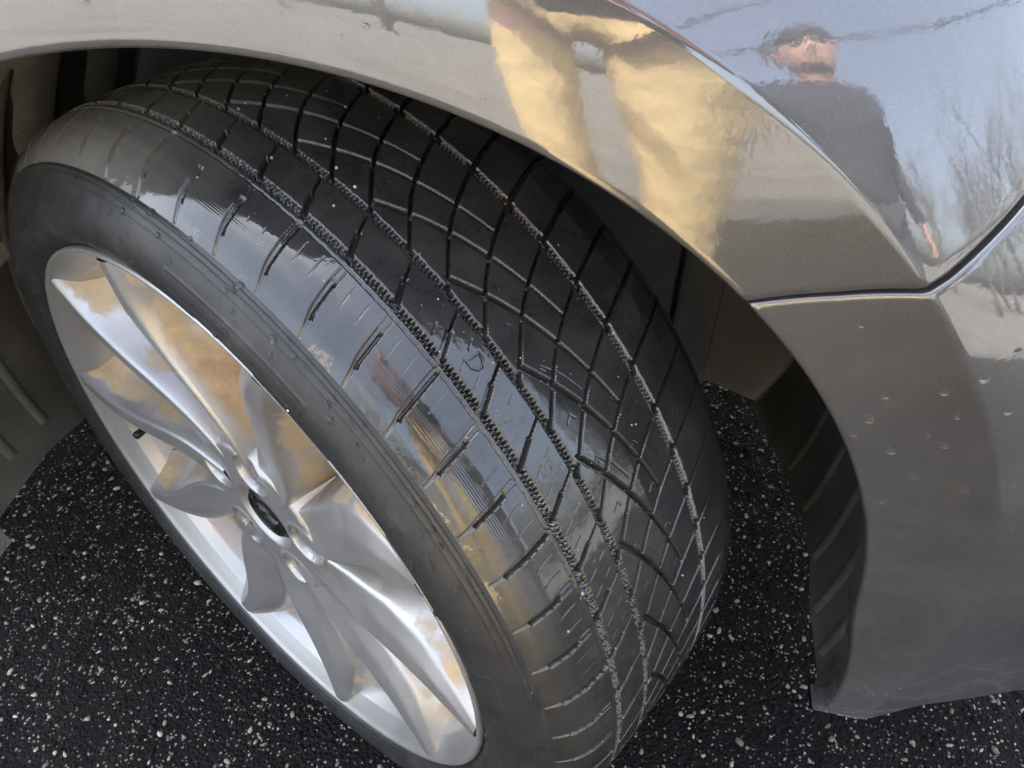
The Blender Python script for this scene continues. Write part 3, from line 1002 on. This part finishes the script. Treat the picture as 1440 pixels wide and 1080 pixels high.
revolve("barrel", [(.2215, -.105), (.2222, .0), (.2228, .041)], DARKMET, RIM, 3.0, None, 0, 12)  # deep part in dark metal: brake dust plus the hollow's shade painted in
SPK0 = -13.5
def spoke(k):
    """one broad twisted blade: a dished face that swings into a point at the lip, a long sloping flank on one side, a short one on the other"""
    ns = 80
    rs = np.linspace(0.050, 0.2482, ns)
    f = (rs - 0.036) / (0.2478 - 0.036)
    phi0 = SPK0 + 36 * k
    odd = k % 2
    I = lambda *p: np.interp(f, [0, .12, .3, .5, .7, .86, 1], p)
    a = I(.016, .0215, .0275, .0310, .0290, .0225, .0150)          # face, low side
    b = I(.012, .0150, .0170, .0155, .0100, .0050, .0015)          # ridge side
    if odd:
        a = I(.016, .0200, .0245, .0260, .0235, .0175, .0110)
        b = I(.012, .0160, .0205, .0215, .0170, .0100, .0040)
    c = I(.004, .006, .010, .016, .024, .031, .035)                # spread of the two sloping flanks
    e = I(.004, .006, .009, .013, .019, .025, .028)
    cen = .0085 * np.sin(2 * np.pi * f) + I(.002, 0, -.002, -.002, 0, .002, .003)
    wtop = I(.0960, .0995, .1030, .1070, .1108, .1135, .1150)
    dl = I(.001, .003, .008, .012, .011, .007, .002)
    dpr = I(.018, .040, .050, .052, .046, .036, .026)
    dpl = I(.018, .040, .050, .050, .044, .036, .028)
    rows = []; dust = []
    for i in range(ns):
        seq = [(-a[i] - e[i], wtop[i] - dl[i] - dpl[i]), (-a[i], wtop[i] - dl[i]), (b[i], wtop[i]), (b[i] + c[i], wtop[i] - dpr[i])]
        fac = float(np.interp(f[i], [0, .25, .5, .8, 1], [-.0030, -.0015, .0030, .0042, .0015]))
        hol = (0.0, fac, -0.0045 * math.sin(math.pi * min(1, f[i] * 1.1)))
        dst = (0.55, 0.06, 0.72)
        cc = []; dd = []
        for s_ in range(3):
            p, q = seq[s_], seq[s_ + 1]
            for j in range(16):
                u = j / 16
                h = hol[s_] * (math.sin(math.pi * u) if s_ != 1 else (u / .42 if u < .42 else (1 - u) / .58))
                cc.append((p[0] + (q[0] - p[0]) * u, p[1] + (q[1] - p[1]) * u + h))
                dd.append(dst[s_] * (1 if s_ != 2 else min(1, 4 * u)))
        cc.append(seq[-1]); dd.append(dst[2])
        cc = np.array(cc)
        for _ in range(1):
            cc[1:-1] = .22 * cc[:-2] + .56 * cc[1:-1] + .22 * cc[2:]
        ce = math.radians(phi0)
        T = cc[:, 0] + cen[i]
        r = rs[i]
        P = WC + NW * cc[:, 1][:, None] + (r * math.sin(ce) + T * math.cos(ce))[:, None] * EF + (r * math.cos(ce) - T * math.sin(ce))[:, None] * np.array([0, 0, 1.0])
        rows.append(P); dust.append(dd)
    G = np.array(rows)
    return link("spoke", np_mesh("spoke", G.reshape(-1, 3), grid_faces(ns, G.shape[1]), True, {"dust": ('FLOAT', np.array(dust).ravel())}), SILVER, RIM)

SPOKES = [spoke(k) for k in range(10)]

def hub():
    # hub disc with five lug pockets sunk into it
    nr, nt_ = 70, 260
    rs = np.linspace(0.0265, 0.099, nr); th = np.linspace(0, 360, nt_, endpoint=False)
    TH, RR = np.meshgrid(th, rs, indexing='ij')
    x = RR * np.sin(np.radians(TH)); z = RR * np.cos(np.radians(TH))
    w = 0.0985 - 0.036 * sstep((RR - 0.074) / 0.024) - 0.0060 * sstep((0.034 - RR) / 0.007)
    dust = 0.35 * sstep((RR - 0.06) / 0.02)
    for k in range(5):
        a = math.radians(SPK0 + 18 + 72 * k)
        cx, cz = 0.0590 * math.sin(a), 0.0590 * math.cos(a)
        d = np.hypot(x - cx, z - cz)
        pit = sstep((0.0190 - d) / 0.0045)
        w = w * (1 - pit) + (np.minimum(w, 0.0985) - 0.030) * pit
        rim = np.exp(-((d - 0.0205) / 0.0020) ** 2) * 0.0014
        w = w + rim
        dust = np.maximum(dust, pit * 0.55)
    P = wpos(TH, RR, w)
    link("hub", np_mesh("hub", P.reshape(-1, 3), grid_faces(nt_, nr, True), True, {"dust": ('FLOAT', dust)}), SILVER, RIM)
    for k in range(5):
        a = math.radians(SPK0 + 18 + 72 * k)
        c = Vector(WC) + Vector(EF) * 0.0575 * math.sin(a) + Vector((0, 0, 1)) * 0.0575 * math.cos(a)
        nw = Vector(NW)
        V, F = tube([c + nw * .060, c + nw * .078, c + nw * .081], [.0095, .0095, .006], 6)
        link("lug_nut", np_mesh("lug_nut", np.array(V), F, False), CHROME, RIM)
    # centre cap: black dish, bright ring, three small slanting shields
    revolve("centre_cap", [(.0002, .0955), (.012, .0955), (.021, .0945), (.0262, .0925), (.0272, .088)], BLACKPL, RIM, 4.0, None, 1, 24)
    revolve("cap_ring", [(.0205, .0940), (.0207, .0962), (.0222, .0968), (.0236, .0958), (.0238, .0935)], BLACKPL, RIM, 4.0, None, 1, 14)
    for i, off in enumerate((-0.009, 0.0, 0.009)):
        sh = [(-.0045, .007), (.0045, .007), (.0045, -.001), (0, -.008), (-.0045, -.001)]
        V = []
        for lvl in (.0950, .0972):
            for a, b in sh:
                xx = a + off; yy = b - off * 0.9
                V.append(np.array(WC) + EF * xx + np.array([0, 0, 1.0]) * yy + NW * lvl)
        F = [(5, 6, 7, 8, 9)] + [(i2, (i2 + 1) % 5, 5 + (i2 + 1) % 5, 5 + i2) for i2 in range(5)]
        link("shield_badge", np_mesh("shield_badge", np.array(V), F, False), CHROME, RIM)
    # brake disc and backing behind the spokes
    revolve("brake_disc", [(.04, .040), (.155, .040), (.158, .036), (.158, .014), (.04, .014)], DARKMET, CAR, 3.0, None, 0, 40)
    revolve("axle_hub", [(.0005, .058), (.060, .058), (.075, .040), (.075, -.04), (.09, -.1)], DARKMET, CAR, 6.0, None, 0, 20)
    revolve("backing_plate", [(.03, -.02), (.19, -.02), (.20, -.03), (.205, -.1)], BLACKPL, CAR, 6.0, None, 0, 20)
    # valve stem between two spokes
    a = math.radians(-101.0)
    def vp(r, w, da=0):
        aa = a + da
        return Vector(WC) + Vector(EF) * r * math.sin(aa) + Vector((0, 0, 1)) * r * math.cos(aa) + Vector(NW) * w
    V, F = tube([vp(.226, .070), vp(.221, .078), vp(.2165, .088), vp(.2165, .0885), vp(.2125, .1045), vp(.2122, .1058)], [.0048, .0045, .0034, .0042, .0042, .003], 12)
    link("valve_stem", np_mesh("valve_stem", np.array(V), F, True), BLACKPL, RIM)
hub()

# ------------------------------------------------------------------ water drops and grit
def drop_mesh(name, centers, normals, radii, flat=0.55, stretch=None, parent=None, mat=None, chip=None):
    nseg, nring = 8, 4
    V, F = [], []
    off = 0
    for i, (c, n, r) in enumerate(zip(centers, normals, radii)):
        n = Vector(n).normalized(); c = Vector(c)
        t = n.cross(Vector((0.3, 0.5, 0.81))).normalized(); b = n.cross(t)
        ex = 1.0 + random.uniform(-0.15, 0.35)
        ph = random.uniform(0, 6.28)
        t, b = t * math.cos(ph) + b * math.sin(ph), b * math.cos(ph) - t * math.sin(ph)
        for k in range(nring):
            a = math.pi / 2 * k / nring
            for j in range(nseg):
                q = 2 * math.pi * j / nseg
                V.append(c + (t * math.cos(q) * ex + b * math.sin(q)) * r * math.cos(a) + n * (r * flat * math.sin(a) - r * 0.05))
        V.append(c + n * (r * flat - r * 0.05))
        for k in range(nring - 1):
            for j in range(nseg):
                j2 = (j + 1) % nseg
                F.append((off + k * nseg + j, off + k * nseg + j2, off + (k + 1) * nseg + j2, off + (k + 1) * nseg + j))
        for j in range(nseg):
            F.append((off + (nring - 1) * nseg + j, off + (nring - 1) * nseg + (j + 1) % nseg, off + nring * nseg))
        F.append(tuple(off + j for j in reversed(range(nseg))))
        off += nseg * nring + 1
    return np_mesh(name, np.array([tuple(v) for v in V]), F, True)

def on_faces(o, n, test):
    """random points on an object's faces passing test(point, normal)"""
    me = o.data
    out = []
    tries = 0
    polys = me.polygons
    while len(out) < n and tries < n * 60:
        tries += 1
        p = polys[random.randrange(len(polys))]
        c = p.center; nn = p.normal
        if test(c, nn): out.append((c.copy(), nn.copy()))
    return out

def scatter(o, n, rmin, rmax, test, name="water_drops", parent=None):
    pts = on_faces(o, n, test)
    if not pts: return
    cs, ns, rs = [], [], []
    for c, nn in pts:
        if nn.dot(CAM_POS - c) < 0: nn = -nn
        cs.append(c); ns.append(nn); rs.append(rmin + (rmax - rmin) * random.random() ** 2.5)
    return tag(link(name, drop_mesh(name, cs, ns, rs), WATER, parent), kind="stuff")

scatter(SIDEWALL, 620, 0.0006, 0.0026, lambda c, n: c.z > 0.1 and n.z > -0.3, parent=TYRE)
for sidx in (1, 2, 3, 4):
    scatter(SPOKES[sidx], 60, 0.0005, 0.0014, lambda c, n: Vector(n).dot(Vector(NW)) > 0.55, parent=RIM)

def pix_ray(px, py):
    return (RIGHT * ((px - 720) / 1080.0) + DOWN * ((py - 540) / 1080.0) + FWD)

def on_body(px, py):
    d = pix_ray(px, py)
    k = (-0.12 - CAM_POS.y) / d.y
    for _ in range(30):
        p = CAM_POS + d * k
        k -= (p.y - float(body_y(p.x, p.z))) / d.y * 0.8
    p = CAM_POS + d * k
    h = 1e-3
    n = Vector(((float(body_y(p.x + h, p.z)) - float(body_y(p.x - h, p.z))) / (2 * h), -1, (float(body_y(p.x, p.z + h)) - float(body_y(p.x, p.z - h))) / (2 * h))).normalized()
    return p, n

spots = [(1222, 588, 3.2), (1245, 556, 2.4), (1328, 550, 2.6), (1346, 585, 2.2), (1253, 632, 3.4), (1327, 625, 2.6), (1304, 612, 1.6), (1285, 668, 3.0),
         (1357, 687, 3.0), (1243, 705, 2.4), (1201, 609, 2.0), (1384, 533, 2.6), (1418, 578, 2.2), (1432, 495, 2.2), (1425, 680, 2.0), (1243, 706, 1.6),
         (1268, 754, 2.0), (1348, 876, 2.4), (1348, 740, 1.4), (1210, 458, 1.4), (515, 37, 2.4), (480, 52, 1.4), (682, 140, 1.2), (120, 3, 3.0), (395, 18, 1.0),
         (1270, 866, 1.6), (1252, 868, 1.6), (1400, 880, 2.0), (1425, 745, 1.8), (1330, 700, 1.0), (1290, 720, 1.1), (1310, 1005 - 40, 1.6)]
cs, ns, rs = [], [], []
for px, py, r in spots:
    p, n = on_body(px, py)
    cs.append(p); ns.append(n); rs.append(r * (0.00105 if py > 400 else 0.0006))
for _ in range(60):
    px, py = random.uniform(1150, 1440), random.uniform(560, 980)
    p, n = on_body(px, py)
    if math.hypot(p.x - XC, p.z - ZC) < RA + 0.006 or p.z < 0.24: continue
    cs.append(p); ns.append(n); rs.append(random.uniform(0.0003, 0.0009))
tag(link("water_drops", drop_mesh("water_drops", cs, ns, rs, 0.75), WATER, CAR), kind="stuff")

# pale grit stuck to the tread
iv, jf = ico()
gv, gf, gc = [], [], []
k = 0
for _ in range(70):
    th_ = random.uniform(-5, 75); w_ = random.uniform(-45, 98)
    s_ = 0.00025 + 0.0009 * random.random() ** 3.5
    p = wpos(np.array(th_), rprof(np.array(w_ / 1000)) + s_ * 0.4, np.array(w_ / 1000))
    v = iv * s_ * RNG.uniform(0.7, 1.2, (12, 1)) + p
    gv.append(v); gf.append(jf + 12 * k); k += 1
    c = random.choice([(0.62, 0.58, 0.48), (0.5, 0.5, 0.5), (0.55, 0.38, 0.26), (0.7, 0.68, 0.62)])
    gc += [(*c, 1)] * 12
tag(link("grit", np_mesh("grit", np.concatenate(gv), np.concatenate(gf), False, {"chip": ('FLOAT_COLOR', np.array(gc))}), CHIPS, TYRE), kind="stuff")

# ------------------------------------------------------------------ people (seen in the paint)
SKIN = mat_simple("skin", (0.52, 0.31, 0.23), 0.5, 0, 40, 0.12)
KHAKI = mat_simple("khaki_cotton", (0.58, 0.44, 0.22), 0.85, 0, 30, 0.12, 0.05, 9)
NAVY = mat_simple("dark_jacket_cloth", (0.018, 0.020, 0.028), 0.85, 0, 50, 0.2, 0.004, 25)
BROWN = mat_simple("red_brown_jacket_cloth", (0.11, 0.050, 0.038), 0.8, 0, 50, 0.2, 0.004, 25)
HAIR = mat_simple("dark_hair", (0.018, 0.013, 0.010), 0.6, 0, 150, 0.4, 0.003, 200)
BEARD = mat_simple('short_beard', (0.13, 0.075, 0.055), 0.8, 0, 150, 0.4)
SHOE = mat_simple("shoe_leather", (0.03, 0.025, 0.02), 0.5, 0, 40, 0.2)
JEANS = mat_simple("dark_trousers", (0.03, 0.035, 0.05), 0.85, 0, 40, 0.2)

def skin_obj(name, verts, edges, radii, mat, parent, sub=2, root=0):
    me = bpy.data.meshes.new(name + "_skeleton")
    me.from_pydata([tuple(v) for v in verts], edges, [])
    o = bpy.data.objects.new(name + "_skeleton", me)
    COL.objects.link(o)
    md = o.modifiers.new("skin", 'SKIN')
    md.use_smooth_shade = True
    if not me.skin_vertices: me.skin_vertices.new()
    sv = me.skin_vertices[0].data
    for i, r in enumerate(radii):
        sv[i].radius = (r, r) if not isinstance(r, tuple) else r
        sv[i].use_root = (i == root)
    ms = o.modifiers.new("sub", 'SUBSURF'); ms.levels = sub; ms.render_levels = sub
    dg = bpy.context.evaluated_depsgraph_get()
    ev = o.evaluated_get(dg)
    m2 = bpy.data.meshes.new_from_object(ev, preserve_all_data_layers=False, depsgraph=dg)
    m2.name = name
    bpy.data.objects.remove(o); bpy.data.meshes.remove(me)
    m2.materials.clear()
    m2.polygons.foreach_set("use_smooth", np.ones(len(m2.polygons), dtype=bool))
    return link(name, m2, mat, parent)

class Sk:
    def __init__(s): s.v, s.e, s.r = [], [], []
    def add(s, p, r, par=None):
        s.v.append(Vector(p)); s.r.append(r)
        if par is not None: s.e.append((par, len(s.v) - 1))
        return len(s.v) - 1
    def chain(s, pts, par=None):
        for p, r in pts: par = s.add(p, r, par)
        return par

def hand_chain(sk, wrist, tip_dir, side_dir, par, curl_dir):
    """palm with four unequal bent fingers and a thumb off its side"""
    t = Vector(tip_dir).normalized(); s_ = Vector(side_dir).normalized(); c = Vector(curl_dir).normalized()
    w = Vector(wrist)
    palm = sk.add(w + t * 0.045, (0.020, 0.036), par)
    for i, (off, ln) in enumerate(((0.030, .072), (0.010, .082), (-0.010, .076), (-0.029, .060))):
        b = w + t * 0.085 + s_ * off
        k = sk.add(b, 0.0105, palm)
        k = sk.add(b + t * ln * .5 + c * ln * .12, 0.009, k)
        k = sk.add(b + t * ln * .82 + c * ln * .42, 0.0075, k)
    k = sk.add(w + t * 0.03 + s_ * 0.035 + c * .008, 0.012, palm)
    k = sk.add(w + t * 0.065 + s_ * 0.055 + c * .02, 0.010, k)
    sk.add(w + t * 0.09 + s_ * 0.055 + c * .04, 0.008, k)

def person(name, label, foot_l, foot_r, hip, chest, head, hands, elbows, facing, top_mat, leg_mat, group=None):
    F = Vector(facing).normalized(); S = F.cross(Vector((0, 0, 1))).normalized()     # S: the person's right
    hip = Vector(hip); chest = Vector(chest); head = Vector(head)
    root = empty(name, ((foot_l[0] + foot_r[0]) / 2, (foot_l[1] + foot_r[1]) / 2, 0))
    tag(root, label, "person", group)
    inv = Matrix.Translation(-root.location)
    sh_c = chest + Vector((0, 0, 0.10))
    neck = sh_c + (head - sh_c) * 0.40
    # body: one continuous skin
    sk = Sk()
    p = sk.add(hip, (0.11, 0.09))
    sp = sk.add(hip.lerp(chest, .5), (0.12, 0.09), p)
    chn = sk.add(chest, (0.14, 0.10), sp)
    nk = sk.add(sh_c.lerp(neck, .55) , 0.062, chn)
    nk2 = sk.add(neck + F * 0.005, 0.056, nk)
    j = sk.add(head + F * 0.018 - Vector((0, 0, 0.060)), (0.080, 0.084), nk2)
    h1 = sk.add(head + Vector((0, 0, 0.0)), (0.096, 0.110), j)
    sk.add(head + Vector((0, 0, 0.070)) - F * 0.005, (0.090, 0.106), h1)
    for s_, ft in ((-1, foot_l), (1, foot_r)):
        hj = hip + S * s_ * 0.09 - Vector((0, 0, 0.05))
        ft = Vector(ft)
        kn = hj.lerp(ft, 0.52) + F * 0.03; kn.z = 0.49
        k = sk.chain([(hj, 0.085), (hj.lerp(kn, .5), 0.075), (kn, 0.052), (kn.lerp(ft + Vector((0, 0, .09)), .4), 0.052), (ft + Vector((0, 0, .09)), 0.036)], p)
    for s_, hd, el in ((-1, hands[0], elbows[0]), (1, hands[1], elbows[1])):
        sj = sh_c + S * s_ * 0.185
        k = sk.chain([(sj, 0.046), (Vector(el), 0.036), (Vector(hd), 0.026)], chn)
        td = (Vector(hd) - Vector(el)).normalized()
        hand_chain(sk, hd, td, F if abs(td.z) > 0.6 else Vector((0, 0, 1)), k, S * -s_ if abs(td.z) > 0.6 else Vector((0, 0, -1)) * 0.6 + td * 0.2)
    o = skin_obj("body", [inv @ v for v in sk.v], sk.e, sk.r, SKIN, root)
    # nose, eyes, mouth, ears
    def blob(nm, c, rad, mat, seg=12):
        bm = bmesh.new(); bmesh.ops.create_uvsphere(bm, u_segments=seg, v_segments=8, radius=1)
        ax = [S, F, Vector((0, 0, 1))]
        for v in bm.verts:
            q = v.co.copy()
            v.co = inv @ (Vector(c) + ax[0] * q.x * rad[0] + ax[1] * q.y * rad[1] + ax[2] * q.z * rad[2])
        for f in bm.faces: f.smooth = True
        me_ = bpy.data.meshes.new(nm); bm.to_mesh(me_); bm.free()
        return link(nm, me_, mat, root)
    hz = Vector((0, 0, 1))
    V, Fc = tube([head + F * .088 + hz * .028, head + F * .104 + hz * .002, head + F * .106 - hz * .018, head + F * .088 - hz * .026], [.008, .012, .015, .010], 8)
    link("nose", np_mesh("nose", np.array([tuple(inv @ Vector(v)) for v in V]), Fc), SKIN, root)
    for s_ in (-1, 1):
        blob("eye", head + F * .083 + S * s_ * .033 + hz * .020, (.021, .013, .012), HAIR)
        blob("eyebrow", head + F * .089 + S * s_ * .034 + hz * .042, (.033, .014, .011), HAIR)
        blob("ear", head - F * .005 + S * s_ * .077, (.010, .020, .032), SKIN)
    blob("mouth", head + F * .087 - hz * .052, (.024, .008, .006), mat_lip)
    blob('beard', head + F * .040 - hz * .090, (.062, .052, .038), BEARD)
    # hair: a cap with an uneven fringe
    bm = bmesh.new(); bmesh.ops.create_uvsphere(bm, u_segments=40, v_segments=28, radius=1)
    for v in bm.verts:
        q = v.co
        ln = math.hypot(q.x, q.y)
        fr = q.y / ln if ln > 1e-6 else 0
        cut = (0.16 + 0.10 * math.sin(q.x * 6 + 1)) if fr > 0.45 else (-0.62 if fr < -0.25 else -0.62 + (fr + 0.25) / 0.7 * 0.72)
        if q.z < cut:
            q.z = cut; q.x *= .86; q.y *= .86
    for v in bm.verts:
        q = v.co.copy(); j_ = 1 + 0.02 * math.sin(q.x * 17 + q.y * 11) + 0.02 * math.sin(q.y * 23 + q.z * 15)
        v.co = inv @ (head + hz * 0.030 - F * 0.006 + S * q.x * .092 * j_ + F * q.y * .110 * j_ + hz * q.z * .132 * j_)
    for f in bm.faces: f.smooth = True
    me_ = bpy.data.meshes.new("hair"); bm.to_mesh(me_); bm.free()
    link("hair", me_, HAIR, root)
    # jacket
    sk = Sk()
    p = sk.add(hip + Vector((0, 0, -0.09)), (0.205, 0.165))
    p = sk.add(hip + Vector((0, 0, 0.0)), (0.195, 0.155), p)
    sp = sk.add(hip.lerp(chest, .5), (0.178, 0.140), p)
    chn = sk.add(chest, (0.195, 0.145), sp)
    sk.add(sh_c + (neck - sh_c) * .65, (0.085, 0.085), sk.add(sh_c + (neck - sh_c) * .1, (0.13, 0.11), chn))
    for s_, hd, el in ((-1, hands[0], elbows[0]), (1, hands[1], elbows[1])):
        sj = sh_c + S * s_ * 0.175
        hd = Vector(hd); el = Vector(el)
        sk.chain([(sj, 0.082), (sj.lerp(el, .5), 0.070), (el, 0.060), (el.lerp(hd, .5), 0.052), (hd + (hd - el).normalized() * .012, 0.041)], chn)
    skin_obj("jacket", [inv @ v for v in sk.v], sk.e, sk.r, top_mat, root)
    # trousers
    sk = Sk()
    p = sk.add(hip + Vector((0, 0, -0.02)), (0.145, 0.12))
    for s_, ft in ((-1, foot_l), (1, foot_r)):
        hj = hip + S * s_ * 0.09 - Vector((0, 0, 0.09))
        ft = Vector(ft)
        kn = hj.lerp(ft, 0.52) + F * 0.03; kn.z = 0.49
        an = ft + Vector((0, 0, .07))
        pts = [(hj, 0.084), (hj.lerp(kn, .5), 0.080), (kn, 0.071)]
        for q in range(1, 6):
            u = q / 5
            pts.append((kn.lerp(an, u) + F * 0.006 * math.sin(q * 2.4) + S * 0.006 * math.sin(q * 1.7 + s_), 0.073 + 0.006 * math.sin(q * 2.9 + s_)))
        sk.chain(pts, p)
    skin_obj("trousers", [inv @ v for v in sk.v], sk.e, sk.r, leg_mat, root)
    for ft in (foot_l, foot_r):
        ft = Vector(ft)
        bm = bmesh.new(); bmesh.ops.create_uvsphere(bm, u_segments=18, v_segments=10, radius=1)
        for v in bm.verts:
            q = v.co.copy()
            z = max(q.z, -0.55)
            hh = .065 if q.y < 0.1 else .048
            v.co = inv @ (ft + F * (0.06 + q.y * .145) + S * q.x * .05 + Vector((0, 0, (z + 0.55) * hh)))
        for f in bm.faces: f.smooth = True
        me_ = bpy.data.meshes.new("shoe"); bm.to_mesh(me_); bm.free()
        link("shoe", me_, SHOE, root)
    return root

mat_lip = mat_simple("lips", (0.35, 0.15, 0.12), 0.5)
# the photographer, holding the phone low in front of the wheel
person("person", "person in red-brown jacket and khaki trousers holding a phone low beside the wheel", (0.125, -0.93, 0), (0.365, -0.93, 0), (0.275, -0.96, 1.03), (0.30, -0.95, 1.38), (0.29, -0.90, 1.70),
       ((0.125, -0.66, 0.975), (0.375, -0.65, 0.975)), ((0.04, -0.90, 1.10), (0.60, -0.90, 1.10)), (-0.05, 1, 0), BROWN, KHAKI)
# the second man
person("person", "person in dark navy jacket with arms hanging standing in front of the bumper", (1.02, -1.20, 0), (1.26, -1.20, 0), (1.14, -1.22, 0.93), (1.14, -1.20, 1.29), (1.135, -1.17, 1.63),
       ((1.04, -1.40, 0.95), (1.43, -1.15, 0.86)), ((0.87, -1.36, 1.08), (1.40, -1.24, 1.12)), (-0.55, 1, 0), NAVY, JEANS)

# phone behind the lens
ph = link("smartphone", box_mesh("smartphone", (0.150, 0.072, 0.008), 0.003, 3), BLACKPL)
tag(ph, "black smartphone held low in the hands of the khaki trousered person", "smartphone")
ph.matrix_world = Matrix.Translation(CAM_POS - FWD * 0.016 + RIGHT * 0.02 + DOWN * 0.012) @ m3.to_4x4()

# ------------------------------------------------------------------ trees and wire across the road (mirrored in the paint)
BARK = mat_simple("grey_bark", (0.13, 0.11, 0.095), 0.9, 0, 12, 0.35)
def bare_tree(x, y, h, seed, label):
    rd = random.Random(seed)
    root = empty("bare_tree", (x, y, 0)); tag(root, label, "tree", "bare trees across the road")
    VT, FT, VB, FB = [], [], [], []
    def put(V, F, pts, rad, seg):
        v, f = tube(pts, rad, seg)
        o_ = len(V); V.extend(v); F.extend([tuple(i + o_ for i in ff) for ff in f])
    tp = [Vector((0, 0, 0))]
    n = 6
    for i in range(1, n + 1):
        tp.append(Vector((rd.uniform(-.12, .12) * i * .5, rd.uniform(-.12, .12) * i * .5, h * 0.5 * i / n)))
    put(VT, FT, tp, [0.02 * h * (1 - 0.45 * i / n) for i in range(n + 1)], 8)
    def branch(p, d, ln, r, lev):
        pts = [p]; q = p.copy(); dd = d.copy()
        for i in range(4):
            dd = (dd + Vector((rd.gauss(0, .18), rd.gauss(0, .18), rd.gauss(.05, .12)))).normalized()
            q = q + dd * ln / 4; pts.append(q.copy())
        put(VB, FB, pts, [r, r * .8, r * .62, r * .45, r * .28], 4 if lev else 6)
        if lev < 3:
            for i in range(3 if lev < 2 else 4):
                u = pts[rd.randrange(1, 5)]
                nd = (dd + Vector((rd.gauss(0, .75), rd.gauss(0, .75), rd.gauss(.2, .4)))).normalized()
                branch(u, nd, ln * rd.uniform(.5, .72), r * .5, lev + 1)
    for i in range(9):
        u = tp[rd.randrange(3, n + 1)]
        a = rd.uniform(0, 6.28)
        branch(u, Vector((math.cos(a) * .8, math.sin(a) * .8, rd.uniform(.5, 1.2))).normalized(), h * rd.uniform(.25, .38), .007 * h, 0)
    link("trunk", np_mesh("trunk", np.array([tuple(v) for v in VT]), FT), BARK, root)
    link("crown", np_mesh("crown", np.array([tuple(v) for v in VB]), FB), BARK, root)

tl = ["tall bare tree across the road beyond the dark jacket", "bare tree with spreading crown at the road edge", "slim bare tree standing behind the spreading one",
      "low bare tree nearest the parked car across the road", "bare tree far down the road with a dense crown", "bare leaning tree at the end of the row", "bare tree opposite the car door", "small bare tree nearest the front of the car by the driveway", "twiggy bare tree beside the driveway between two taller ones", "short bare tree behind the second man's shoulder", "wide bare tree beyond the twiggy one", "young bare tree close behind the second man", "bare tree alone at the far side of the driveway"]
for i, (x, y, h) in enumerate([(13, -4.5, 7.5), (11, -9, 6.5), (17, -8, 8.5), (9, -13, 6), (20, -3.0, 8), (16, -14, 8), (-6, -14, 7), (11, -1.6, 5.2), (12.5, -3.2, 5.6), (10.5, -5.6, 5.0), (14.5, -6.2, 6.5), (8.5, -4.6, 4.4), (15.5, -0.8, 6.2)]):
    bare_tree(x, y, h, 30 + i, tl[i])

WOOD = mat_simple("pole_wood", (0.10, 0.075, 0.055), 0.9, 0, 8, 0.3)
pole_pts = [(16.5, 3.4), (-3.0, -12.1)]
for i, (x, y) in enumerate(pole_pts):
    root = tag(empty("utility_pole", (x, y, 0)), ["wooden utility pole in front of the car beside the driveway", "wooden utility pole across the street behind the khaki trousers"][i], "utility pole", "poles carrying the wires")
    V, F = tube([(0, 0, 0), (0, 0, 7.6)], [.14, .10], 12)
    link("pole", np_mesh("pole", np.array(V), F), WOOD, root)
    link("crossarm", box_mesh("crossarm", (0.1, 1.6, 0.1), .01), WOOD, root).location = (0.12, 0, 7.0)
WIRE = mat_simple("black_cable", (0.02, 0.02, 0.02), 0.6)
for i, (dy, z) in enumerate(((0.0, 6.7), (0.7, 7.6))):
    pts = []
    for k in range(25):
        u = k / 24
        x = 16.5 * (1 - u) + -3.0 * u; y = 3.4 * (1 - u) - 12.1 * u + dy
        pts.append((x, y, z - 0.8 * 4 * u * (1 - u)))
    V, F = tube(pts, [0.032] * 25, 6)
    tag(link("power_line", np_mesh("power_line", np.array(V), F), WIRE), ["lower black cable sagging between the two utility poles", "upper black cable sagging between the two utility poles"][i], "cable", "cables between the poles")
